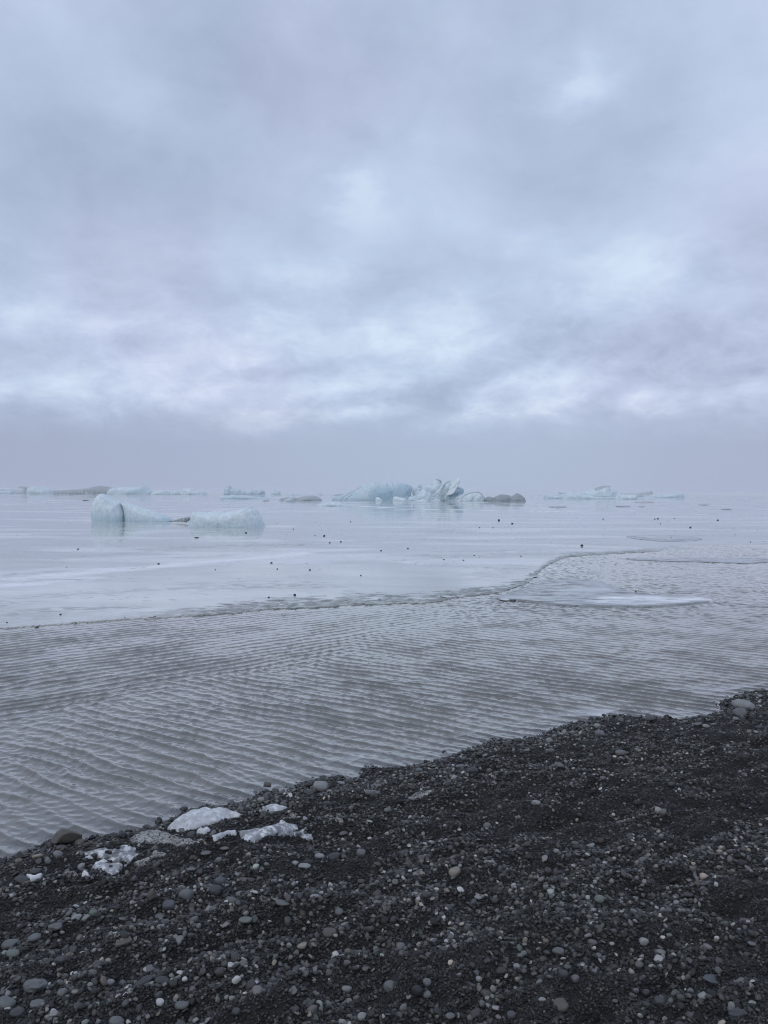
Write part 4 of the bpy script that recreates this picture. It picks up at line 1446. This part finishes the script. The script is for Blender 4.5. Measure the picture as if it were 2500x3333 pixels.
# the main iceberg
DM = EYE * F / 23.0
main = empty('iceberg', (*(lambda q: (float(q[0]), float(q[1])))(level(1310, 1631)), 0.0))
tag(main, 'largest blue iceberg in the middle with a smooth dome and folded horned right half', 'iceberg')
O = tuple(main.location)
berg('ice_dome', 'dome', [
    ([(65, 244), (75, 215), (120, 198), (150, 195), (200, 170), (250, 145), (300, 122), (340, 108), (375, 88), (410, 85), (440, 97), (470, 108), (500, 112), (540, 112), (600, 130), (620, 244)], 0, 0.5),
    ([(400, 244), (440, 150), (470, 108), (500, 90), (525, 83), (560, 88), (600, 97), (650, 108), (690, 125), (697, 140), (685, 170), (680, 200), (705, 244)], 6, 0.8)],
    Z3, 237, 0.5, 2.4, blue=0.30, rough=0.22, parent=main, origin=O, D=DM,
    blues=[([(420, 190), (560, 170), (650, 150)], 60, 0.35), ([(600, 130), (680, 150)], 30, 0.25)],
    dirt=[([(145, 232), (170, 205), (220, 175), (300, 130)], 5, 0.45), ([(180, 225), (230, 190)], 4, 0.6), ([(495, 105), (500, 130)], 5, 0.45), ([(535, 95), (545, 130), (560, 150)], 4, 0.3)])
berg('folded_block', 'fold', [
    ([(680, 246), (700, 200), (735, 185), (770, 150), (800, 130), (830, 105), (860, 82), (890, 68), (910, 72), (920, 90), (935, 115), (940, 150), (945, 246)], -4, 0.7),
    ([(630, 246), (650, 212), (690, 196), (740, 196), (790, 246)], 4, 0.8),
    ([(690, 175), (705, 140), (725, 112), (745, 107), (775, 105), (770, 130), (740, 180), (700, 200)], 20, 0.4),
    ([(905, 246), (910, 190), (925, 150), (945, 105), (965, 80), (985, 84), (1002, 90), (975, 125), (955, 165), (960, 246)], 6, 1.4),
    ([(915, 246), (925, 170), (950, 122), (985, 104), (1012, 112), (1045, 150), (1066, 246)], 3, 0.7),
    ([(940, 246), (945, 190), (962, 160), (1010, 152), (1050, 122), (1080, 140), (1090, 165), (1075, 190), (1020, 215), (1060, 246)], -4, 0.8)],
    Z3, 239, 0.5, 2.3, blue=0.12, rough=0.32, strata=0.8, parent=main, origin=O, D=DM,
    blues=[([(800, 150), (840, 165)], 22, 0.4), ([(980, 195), (1040, 180), (1075, 165)], 14, 0.75), ([(1040, 140), (1085, 155)], 12, 0.6)],
    dirt=[([(880, 75), (905, 85), (920, 95)], 9, 0.7), ([(880, 105), (915, 95)], 5, 0.5), ([(905, 170), (925, 130), (960, 95), (985, 85)], 6, 0.65), ([(1015, 205), (1075, 180)], 5, 0.4)])
berg('ice_horn', 'horn', [
    ([(950, 200), (965, 165), (990, 115), (1030, 72), (1048, 57), (1062, 62), (1060, 90), (1040, 122), (1015, 150), (990, 190)], -6, 1.0)],
    Z3, 260, 0.5, 2.2, blue=0.02, rough=0.25, parent=main, origin=O, D=DM, dirt=[([(1005, 140), (1018, 120), (1030, 105)], 4, 0.5)])
berg('ice_foot', 'foot', [
    ([(945, 248), (1000, 220), (1050, 195), (1085, 182), (1120, 168), (1170, 172), (1205, 180), (1230, 198), (1242, 248)], -14, 0.5),
    ([(1150, 176), (1195, 167), (1230, 182), (1250, 212), (1256, 222), (1244, 248), (1200, 248)], 4, 0.8)],
    Z3, 241, 0.5, 2.3, blue=0.02, rough=0.30, strata=0.5, parent=main, origin=O, D=DM,
    dirt=[([(1060, 215), (1100, 190), (1140, 175)], 6, 0.55), ([(1150, 174), (1200, 170), (1235, 190), (1253, 220)], 6, 0.7), ([(1000, 235), (1040, 222)], 5, 0.4), ([(1140, 235), (1150, 205)], 4, 0.35)])
berg('iceberg', 'dirty grey low iceberg touching the right end of the largest one', [
    ([(1243, 248), (1250, 222), (1270, 203), (1300, 207), (1312, 215), (1340, 248)], 6, 0.8),
    ([(1310, 248), (1318, 214), (1340, 203), (1370, 187), (1400, 188), (1440, 193), (1455, 205), (1450, 248)], 0, 0.7),
    ([(1430, 248), (1440, 214), (1470, 196), (1500, 180), (1530, 190), (1560, 215), (1575, 248)], -4, 0.7)],
    Z3, 241, 0.5, 2.2, grey=0.78, rough=0.30)
berg('ice_lump', 'small white ice lump before the dome of the largest iceberg', [([(403, 243), (410, 212), (430, 208), (450, 220), (470, 243)], 0, 1)], Z3, 239, 0.5, 2.6, rough=0.2, cat='ice', D=DM * .985)
berg('ice_lump', 'wider white ice lump where dome and folds of the largest iceberg meet', [([(538, 243), (545, 210), (570, 203), (605, 214), (642, 222), (648, 243)], 0, 1)], Z3, 239, 0.5, 2.6, rough=0.25, cat='ice', D=DM * .985)
berg('ice_lump', 'flat white ice shelf at the foot of the folded half of the largest iceberg', [([(700, 244), (740, 232), (780, 224), (830, 236), (900, 224), (912, 244)], 0, .5)], Z3, 240, 0.4, 2.6, rough=0.2, cat='ice', D=DM * .975)

far = [
    ('far white iceberg cut by the left edge of the view', [([(-60, 142), (-50, 118), (0, 111), (40, 110), (70, 115), (92, 125), (104, 142)], 0, 1)], Z1, 138, dict(blue=.12, dirt=[([(40, 120), (95, 118)], 5, .5)])),
    ('small brownish iceberg second from the left edge', [([(85, 142), (100, 110), (130, 96), (150, 97), (168, 105), (172, 142)], 0, 1)], Z1, 138, dict(grey=.35, dirt=[([(120, 100), (165, 105)], 8, .5)])),
    ('broad pale iceberg with a domed back left of the brown ridge', [([(165, 142), (175, 108), (200, 98), (240, 96), (280, 105), (320, 118), (350, 142)], 0, 1)], Z1, 138, dict(blue=.1, grey=.12)),
    ('long low brown debris-covered iceberg behind the nearest one', [([(265, 146), (320, 126), (380, 122), (450, 118), (500, 113), (545, 110), (580, 97), (610, 95), (660, 103), (690, 112), (694, 146)], 4, .4)], Z1, 141, dict(grey=.3, dirt_all=.62)),
    ('white-blue iceberg with a sharp right peak above the nearest one', [([(690, 150), (700, 110), (720, 103), (790, 105), (830, 103), (855, 94), (870, 86), (885, 100), (912, 132), (916, 150)], 2, .7), ([(633, 150), (648, 120), (680, 107), (705, 118), (714, 150)], -6, 1)], Z1, 146, dict(blue=.14, blues=[([(800, 140), (880, 120)], 18, .3)])),
    ('small rounded pale iceberg right of the sharp white peak', [([(900, 150), (920, 130), (960, 120), (1000, 120), (1015, 130), (1028, 150)], 0, 1)], Z1, 146, dict(blue=.15)),
    ('low lumpy pale iceberg with a white hump in its middle', [([(1012, 150), (1040, 125), (1080, 124), (1110, 130), (1115, 150)], 0, 1), ([(1070, 150), (1100, 112), (1130, 107), (1160, 112), (1180, 126), (1230, 130), (1256, 150)], 4, .7)], Z1, 146, dict(blue=.1, grey=.08)),
    ('blue knobbly iceberg with a chimney-like left end', [([(85, 250), (90, 190), (105, 155), (118, 166), (135, 156), (150, 158), (155, 180), (175, 250)], 0, 1), ([(140, 250), (150, 185), (210, 178), (260, 195), (300, 212), (310, 250)], 2, .7), ([(290, 250), (330, 204), (390, 196), (440, 190), (485, 205), (492, 250)], 8, .6)], Z2, 243, dict(blue=.4, rough=.8)),
    ('small blue iceberg stub right of the knobbly blue one', [([(548, 248), (560, 215), (590, 200), (612, 206), (640, 203), (652, 248)], 0, 1)], Z2, 243, dict(blue=.4, rough=.6)),
    ('long low pale blue ice slab in front of the knobbly blue iceberg', [([(33, 292), (50, 264), (100, 251), (200, 248), (300, 250), (400, 264), (500, 268), (600, 276), (634, 292)], 0, .3)], Z2, 285, dict(blue=.35)),
    ('smooth dark grey rounded iceberg left of the largest one', [([(780, 308), (810, 275), (850, 262), (900, 252), (960, 248), (1000, 258), (1040, 282), (1060, 308)], 0, .7), ([(628, 306), (640, 278), (700, 268), (740, 265), (810, 274), (830, 306)], 3, .6)], Z2, 301, dict(grey=.62, rough=.22)),
    ('small pale grey ice wedge before the dark grey iceberg', [([(652, 316), (700, 288), (745, 268), (765, 266), (782, 300), (786, 316)], 0, 1)], Z2, 309, dict(grey=.25, blue=.1)),
    ('low snowy ice mound on the flat ice before the largest iceberg', [([(978, 362), (1020, 336), (1080, 318), (1150, 313), (1220, 320), (1270, 336), (1306, 362)], 0, .4)], Z2, 355, dict(blue=.12, rough=.25)),
    ('tiny dark ice hump at the left tip of the low blue slab', [([(25, 303), (40, 288), (75, 285), (97, 303)], 0, .8)], Z2, 297, dict(grey=.7)),
    ('flat dark ice hump on the ice below the low blue slab', [([(445, 312), (480, 296), (510, 292), (548, 312)], 0, .8)], Z2, 306, dict(grey=.65)),
    ('very far faint ice peak left of the largest iceberg', [([(1003, 250), (1020, 226), (1035, 214), (1055, 230), (1078, 250)], 0, 1)], Z2, 243, dict(blue=.3)),
    ('far brownish flat iceberg just left of the largest one', [([(1132, 256), (1150, 242), (1180, 238), (1230, 232), (1268, 240), (1275, 256)], 0, .6)], Z2, 250, dict(grey=.35, dirt_all=.35)),
    ('far faint broken ice row between knobbly and dark grey icebergs', [([(700 - 20, 252), (720, 228), (760, 222), (800, 238), (840, 232), (880, 244), (890, 252)], 0, .4)], Z2, 246, dict(blue=.2, rough=.7)),
    ('low blue-white iceberg at the left end of the right-hand group', [([(143, 198), (150, 168), (180, 162), (220, 172), (265, 178), (275, 198)], 0, .8)], Z4, 193, dict(blue=.28)),
    ('long white ice block at the front of the right-hand group', [([(262, 202), (290, 170), (310, 160), (350, 165), (400, 165), (450, 168), (480, 180), (560, 186), (620, 182), (645, 202)], 0, .35)], Z4, 196, dict(blue=.22)),
    ('peaked dirty-topped iceberg standing highest in the right-hand group', [([(243, 190), (250, 152), (265, 148), (290, 152), (310, 145), (340, 156), (400, 155), (430, 190)], 6, .7), ([(380, 190), (410, 155), (450, 140), (500, 122), (540, 108), (570, 101), (590, 110), (600, 125), (630, 146), (650, 190)], 2, .6)], Z4, 186,
     dict(blue=.12, rough=.8, dirt=[([(490, 130), (540, 112), (585, 112)], 9, .55), ([(570, 120), (575, 140)], 6, .5), ([(250, 155), (290, 155)], 6, .35)])),
    ('brown-tinged flat iceberg behind the small white block on the right', [([(628, 185), (660, 150), (720, 152), (760, 158), (800, 150), (840, 144), (874, 143), (882, 185)], 0, .5)], Z4, 180, dict(grey=.12, dirt=[([(760, 165), (870, 148)], 10, .55), ([(660, 158), (740, 160)], 6, .35)])),
    ('small bright white iceberg block in the middle of the right-hand group', [([(620, 203), (640, 172), (680, 165), (720, 168), (768, 170), (775, 203)], 0, .9)], Z4, 197, dict(blue=.12)),
    ('low pale tabular iceberg ending the right-hand group with a raised right tip', [([(765, 194), (850, 173), (900, 168), (1000, 163), (1040, 155), (1080, 152), (1090, 165), (1095, 194)], 0, .4)], Z4, 188, dict(blue=.25)),
]
for lab, outl, zf, wpy, kw in far:
    kw = dict(kw)
    kw.setdefault('rough', .4)
    berg('iceberg', lab, outl, zf, wpy, 0.5, 2.4, group=G_FAR, **kw)


# ------------------------------------------------------------------ drifting floes off the ice edge
def floe(name, label, px_outline, thick, frost_spots, slush_spots, base_frost=0.12, base_slush=0.6, rimw=0.16, group=None):
    q = np.array(px_outline, float)
    W_ = level(q[:, 0], q[:, 1], 0.02)
    n = 260
    pl = poly_resample(W_, n)
    tt = np.linspace(0, 1, n, endpoint=False)
    ctr = pl.mean(0)
    m = 46
    ks = 1 - (1 - np.linspace(0, 1, m)) ** 1.0
    V = []
    for k in ks:
        V.append(ctr + (pl - ctr) * k)
    P = np.vstack(V)
    ring = np.vstack([pl, pl[:1]])
    d, _, _ = seg_dist(P, ring)
    rag = fbm(P[:, 0] * 3, P[:, 1] * 3, 1.0, 3)
    z = thick * sstep(-0.01, 0.05, d) + 0.006 * rag
    z[-n:] = -0.02
    P[-n:] += 0.09 * fbm(P[-n:, 0] * 4, P[-n:, 1] * 4, 2.0, 3)[:, None]
    fr = np.full(len(P), base_frost)
    sl_ = np.full(len(P), base_slush)
    Pw = P + 0.25 * np.stack([fbm(P[:, 0] * .9, P[:, 1] * .9, 5., 3), fbm(P[:, 0] * .9, P[:, 1] * .9, 8., 3)], -1)
    for lst, which in ((frost_spots, 0), (slush_spots, 1)):
        for pts, hw, s in lst:
            qq = np.array(pts, float)
            L = level(qq[:, 0], qq[:, 1])
            dd, _, _ = seg_dist(Pw, L)
            v = 1 - sstep(0.4 * hw, 1.1 * hw, dd)
            if which == 0:
                fr = fr * (1 - v) + s * v
                sl_ = sl_ * (1 - v)
            else:
                sl_ = np.maximum(sl_, s * v)
                fr = fr * (1 - v)
    streak = fbm(P[:, 0] * 1.1 + P[:, 1] * 0.5, P[:, 1] * 3.2, 3.0, 4, 0.6)
    sl_ = np.clip(sl_ + 1.1 * streak, 0, 1)
    fr = np.clip(fr * (1 - 0.55 * sstep(0.0, 0.4, streak)), 0, 1)
    i = np.arange(m - 1)[:, None] * n + np.arange(n)[None, :]
    j = np.arange(m - 1)[:, None] * n + (np.arange(n)[None, :] + 1) % n
    fc = np.stack([i, i + n, j + n, j], -1).reshape(-1, 4)
    org = np.array([*ctr, 0.0])
    me = mesh_np(name, np.stack([P[:, 0], P[:, 1], z], -1) - org, fc)
    set_attr(me, 'frost', np.clip(fr, 0, 1))
    set_attr(me, 'slush', np.clip(sl_, 0, 1))
    set_attr(me, 'rim', np.clip(np.exp(-(d / (rimw * (1 + 1.2 * rag))) ** 2) * 0.35, 0, 1))
    o = link(name, me, M_FLOE)
    o.location = org
    tag(o, label, 'ice floe', group)


floe('ice_floe', 'leaf-shaped ice floe with a white rounded right end in the rippled water',
     [(1606, 1945), (1640, 1936), (1665, 1929), (1700, 1915), (1741, 1895), (1771, 1889), (1838, 1883), (1900, 1886), (1958, 1894), (2012, 1914), (2067, 1929), (2163, 1938),
      (2253, 1940), (2326, 1951), (2314, 1960), (2223, 1969), (2103, 1975), (1922, 1974), (1813, 1969), (1759, 1961), (1675, 1953), (1621, 1951)], 0.035,
     [([(2000, 1955), (2150, 1952), (2300, 1954)], 0.5, 0.95), ([(1880, 1964), (2040, 1966), (2200, 1962)], 0.3, 0.85), ([(1860, 1928), (1960, 1922)], 0.4, 0.45)],
     [([(1960, 1938), (2040, 1934), (2120, 1938)], 0.28, 1.0), ([(1680, 1935), (1780, 1905), (1850, 1893)], 0.7, 0.8), ([(1800, 1962), (1900, 1966)], 0.3, 0.9)])
floe('ice_floe', 'long thin strip of floating ice reaching the right edge of the view',
     [(2030, 1818), (2080, 1815), (2200, 1816), (2350, 1817), (2500, 1816), (2640, 1818), (2640, 1826), (2500, 1829), (2440, 1834), (2300, 1830), (2150, 1826), (2060, 1822)], 0.03,
     [], [([(2030, 1820), (2200, 1828), (2440, 1834), (2600, 1829)], 0.25, 0.7)], 0.1, 0.4)
floe('ice_plate', 'oval dark-rimmed ice plate frozen into the sheet near its right tip',
     [(2036, 1747), (2070, 1743), (2130, 1742), (2200, 1743), (2260, 1747), (2290, 1755), (2270, 1760), (2200, 1762), (2150, 1762), (2090, 1757), (2050, 1752)], 0.035,
     [([(2060, 1750), (2140, 1748)], 0.5, 0.4)], [([(2050, 1748), (2120, 1757), (2200, 1760), (2280, 1756)], 0.6, 1.0), ([(2060, 1744), (2200, 1745)], 0.3, 0.7)], 0.2, 0.3, 0.25)
for (pts, lab) in [([(2064, 1635), (2095, 1633), (2125, 1634), (2130, 1637), (2090, 1638), (2066, 1637)], 'thin dark ice plate below the right-hand iceberg group'),
                   ([(2004, 1648), (2030, 1647.5), (2052, 1649), (2030, 1650.5), (2008, 1650)], 'thin grey ice streak left of a short dark one'),
                   ([(2078, 1649), (2090, 1648), (2099, 1649.5), (2088, 1651)], 'short dark ice streak below the right-hand icebergs'),
                   ([(2270, 1643), (2295, 1642), (2312, 1644), (2290, 1646)], 'small grey ice plate far out on the right'),
                   ([(2346, 1657.5), (2370, 1656.5), (2382, 1658), (2360, 1659.5)], 'thin dark ice line nearest the right edge'),
                   ([(1785, 1650), (1815, 1648), (1845, 1650), (1815, 1654)], 'pale grey ice plate below the left end of the right-hand group')]:
    floe('ice_plate', lab, pts, 0.12, [], [], 0.0, 0.9, 1.5, 'thin ice plates on the far lagoon')

# loose bits of broken ice along the edge
FRAG = [(1455, 1942, 46, 12, 'flat white ice piece stuck on the slushy rim left of the floe'), (1729, 1867, 20, 6, 'upper white ice splinter where the ice edge bends'),
        (1737, 1876, 26, 6, 'longest white ice splinter in the bend of the ice edge'), (1722, 1893, 14, 4, 'lowest small ice splinter in the bend of the ice edge'),
        (1700, 1908, 12, 5, 'tiny white ice crumb between ice edge and floe'), (1640, 1951, 44, 8, 'thin rounded ice pan at the left tip of the floe'),
        (1668, 1953, 30, 3, 'dark thin ice sliver just right of the rounded pan'), (495, 2007, 26, 5, 'thin ice flake on the rim at the left of the ice edge'),
        (250, 2024, 22, 4, 'small ice flake on the rim near the left edge of the view'), (120, 2036, 20, 4, 'leftmost thin ice flake at the fading ice edge')]


def build_fragments():
    for k, (px, py, w, h_, lab) in enumerate(FRAG):
        P = level(np.array([px]), np.array([py]), 0.02)[0]
        mpp = P[1] / F
        rx = w * 0.5 * mpp
        ry = min(h_ * 0.5 * P[1] ** 2 / (EYE * F), rx * 1.2)
        V, Fc = pebble_verts(3, 640 + k, .5, 1.0, .7, .22)
        V = V * np.array([rx, ry, 0.035])
        me = mesh_np('ice_fragment', V, Fc)
        n = len(V)
        set_attr(me, 'clear', np.full(n, 0.15))
        o = link('ice_fragment', me, M_SHORE_ICE if 'dark' not in lab else M_DIRTY_ICE)
        o.location = (P[0], P[1], 0.022)
        tag(o, lab, 'ice', 'loose ice along the ice edge')


build_fragments()

# ------------------------------------------------------------------ black stones lying on the ice
ICE_STONES = {
    (1700, 1530, 2.074): [(44, 328), (194, 337), (368, 321), (376, 355), (222, 370), (252, 381), (420, 381), (132, 401), (546, 332, 2), (547, 437), (563, 457), (612, 358),
                          (736, 320), (757, 285), (772, 280), (776, 384), (808, 422), (556, 402), (895, 331, 2), (915, 329, 2), (933, 362, 2), (933, 377), (987, 347),
                          (1028, 327, 1.4), (1020, 295), (1004, 458, 2), (1029, 414), (1135, 388, 4), (1137, 312), (1120, 435), (1183, 424), (1224, 331), (1242, 331), (1273, 351),
                          (1296, 296), (1320, 339, 3), (1354, 347), (1248, 383), (1193, 187), (1418, 288), (1409, 327), (1442, 386), (1437, 437, 1.4), (1504, 302), (1504, 343),
                          (1532, 309), (1571, 308), (1541, 486, 1.6), (1591, 382), (1590, 406, 1.6), (1620, 398), (1621, 480), (1637, 481), (1621, 303), (404, 513, 4), (148, 472),
                          (195, 488), (305, 513), (5, 482), (458, 491), (720, 510), (815, 457)],
    (900, 1650, 2.074): [(500, 101, 2), (568, 101), (114, 150, 2), (132, 142), (174, 160), (222, 121), (293, 126), (260, 193, 1.6), (322, 197, 3), (360, 243, 2), (436, 236, 2.6), (490, 174),
                         (438, 185), (449, 138), (429, 158), (465, 220), (71, 188), (61, 217), (352, 149), (308, 155), (654, 202), (760, 199), (706, 296, 2), (887, 281, 2), (923, 135, 1.6),
                         (940, 115), (883, 111), (800, 80), (691, 157), (909, 234), (977, 234), (1000, 219), (1012, 221), (961, 190), (936, 384, 1.4), (997, 370), (1130, 356, 2.4),
                         (1113, 341), (1262, 361, 2.2), (1334, 328, 2), (1369, 339, 1.6), (1390, 391), (1352, 416), (1500, 92, 3), (1592, 114, 3), (1462, 141, 2), (1371, 141, 2), (1349, 127),
                         (1349, 148), (1529, 288), (1649, 333, 2), (1128, 121), (1175, 187), (226, 427, 2.6), (205, 382, 1.4), (218, 330, 1.4), (293, 422, 1.3), (352, 400), (460, 408),
                         (571, 463, 2.2), (563, 516), (124, 597, 4), (5, 420, 2), (1196, 148), (1590, 158), (1614, 424), (1185, 266), (864, 356)],
    (0, 1650, 1.659): [(421, 229, 3.2), (857, 309, 4.6), (1466, 304, 3), (1497, 336, 2), (1451, 489, 2.8), (1328, 141, 2.4), (1163, 339, 2), (741, 323), (655, 366, 1.4),
                       (361, 325, 1.4), (259, 264), (141, 273), (327, 582, 2.8), (38, 624, 2), (657, 498), (1295, 388, 1.3), (1315, 429), (850, 282), (898, 273), (1227, 221), (1340, 239),
                       (1495, 90, 1.4), (1193, 150), (1549, 150), (1542, 174), (932, 175), (917, 205), (95, 154), (180, 147), (178, 344), (317, 506), (674, 600, 2), (930, 228), (1233, 310)],
    (1500, 1650, 1.659): [(945, 463, 3.4), (1060, 480), (1070, 478)],
}
SPECIAL = {  # photo pixel -> label
    (2247, 1717): 'largest black stone on the ice below the tip of the right-hand icebergs',
    (2336, 1693): 'black stone pair-like lump upper right of the largest far black stone',
    (1895, 1777): 'big black stone on the ice left of the sheet tip',
    (960, 1938): 'black stone with a small bump close to the ice edge',
    (517, 1836): 'biggest black stone on the left ice below the white streak',
    (254, 1788): 'round black stone alone on the ice below the nearest iceberg',
    (884, 1833): 'black stone at the right end of the long white frost streak',
    (875, 1945): 'black stone left of the bumpy one near the ice edge',
    (197, 2001): 'small black stone block at the left ice edge',
    (2070, 1929): 'black stone sitting on the leaf-shaped floe',
    (1623, 1694): 'round black stone on the smooth ice right of the mirrored iceberg',
    (1668, 1705): 'tall narrow black stone on the smooth ice right of the mirrored iceberg',
    (1055, 1745): 'notched black stone in the middle of the ice',
    (1110, 1764): 'black stone right of the notched one in the middle of the ice',
    (800, 1735): 'black stone in the mirror image of the jagged clear ice block',
}


def build_ice_stones():
    protos = []
    for k in range(6):
        V, Fc = pebble_verts(2, 900 + k, (.75, .9, .6, .8, .7, .55)[k], (1.1, 1.0, 1.3, 1.1, 1.2, 1.5)[k], (.2, 0, .5, .7, .1, .3)[k], .16)
        V = V.copy()
        V[:, 2] += 0.35
        protos.append(mesh_np('ice_stone', V, Fc))
    first = None
    for zf, lst in ICE_STONES.items():
        for t in lst:
            px, py = zoomed([t[:2]], *zf)[0]
            s = t[2] if len(t) > 2 else 0.7
            P = level(np.array([px]), np.array([py]), 0.02)[0]
            mpp = P[1] / F
            r = 1.4 * s ** 0.9 * mpp * (0.8 if s < 1.7 else 1.0)
            me = protos[random.randrange(6)]
            if first is None:
                o = link('black_stone', me, M_STONE)
                first = o
            else:
                o = first.copy()
                o.data = me
                if not me.materials:
                    me.materials.append(M_STONE)
                COL.objects.link(o)
            o.location = (P[0], P[1], 0.035 if zf[0] == 1500 else 0.018)
            o.scale = (r, r, r * random.uniform(0.8, 1.1))
            o.rotation_euler = (0, 0, random.uniform(0, 6.28))
            o.color = (.012, .012, .013, 1) if s > 1.7 else (.05, .05, .05, 1)
            lab = 'small black stone lying loose on the pale lagoon ice'
            for k, v in SPECIAL.items():
                if abs(k[0] - px) < 3 and abs(k[1] - py) < 3:
                    lab = v
            tag(o, lab, 'stone', 'black stones on the lagoon ice')
    # two flat dark clumps
    for (px, py, w, lab) in ((640, 1751, 17, 'flat ragged dark clump on the ice below the jagged clear ice block'), (278, 1630, 22, 'long dark clump on the far ice left of the nearest iceberg')):
        P = level(np.array([px]), np.array([py]), 0.02)[0]
        V, Fc = pebble_verts(3, 77 + w, .32, 1.7, .3, .5)
        me = mesh_np('dark_clump', V * w * 0.5 * P[1] / F, Fc)
        o = link('dark_clump', me, M_STONE)
        o.location = (P[0], P[1], 0.05)
        o.color = (.02, .02, .02, 1)
        tag(o, lab, 'clump')


build_ice_stones()

# pebbles caught on the glassy ice piece
def build_pebbles_on_ice():
    q = zoomed([(392, 372), (402, 362), (415, 356), (408, 378), (390, 384), (420, 366), (450, 358), (398, 352)], *Iz)
    P = on_beach(q[:, 0], q[:, 1], 0.04)
    V, Fc = pebble_verts(2, 321, .75, 1.1, .2, .1)
    me = mesh_np('pebble', V, Fc)
    me.materials.append(M_STONE)
    for k, p in enumerate(P):
        o = link('pebble', me)
        r = random.uniform(.011, .02)
        o.scale = (r, r, r)
        o.location = (p[0], p[1], max(float(beach_z(p[None])[0]), 0) + .055)
        o.rotation_euler = (0, 0, random.uniform(0, 6))
        o.color = (.02, .02, .022, 1)
        tag(o, 'dark pebble in the heap on the ragged glassy ice piece', 'pebble', 'pebbles on the glassy ice')


build_pebbles_on_ice()

# ------------------------------------------------------------------ the misty air over the lagoon
def build_haze():
    import bmesh
    bm = bmesh.new()
    x0, x1, y0, y1, z0, z1 = -6900, 6900, -60, 7000, -1.8, 16.0
    vs_ = [bm.verts.new(c) for c in ((x0, y0, z0), (x1, y0, z0), (x1, y1, z0), (x0, y1, z0), (x0, y0, z1), (x1, y0, z1), (x1, y1, z1), (x0, y1, z1))]
    for f in ((3, 2, 1, 0), (4, 5, 6, 7), (0, 1, 5, 4), (1, 2, 6, 5), (2, 3, 7, 6), (3, 0, 4, 7)):
        bm.faces.new([vs_[i] for i in f])
    me = bpy.data.meshes.new('haze')
    bm.to_mesh(me)
    bm.free()
    m = bpy.data.materials.new('haze')
    m.use_nodes = True
    T = NT(m.node_tree)
    v = T.n('ShaderNodeVolumePrincipled')
    v.inputs['Color'].default_value = (0.93, 0.95, 0.98, 1)
    v.inputs['Density'].default_value = 0.00024
    v.inputs['Anisotropy'].default_value = 0.0
    o = T.n('ShaderNodeOutputMaterial')
    T.put(o.inputs['Volume'], v.outputs[0])
    tag(link('haze', me, m), kind='stuff')


build_haze()
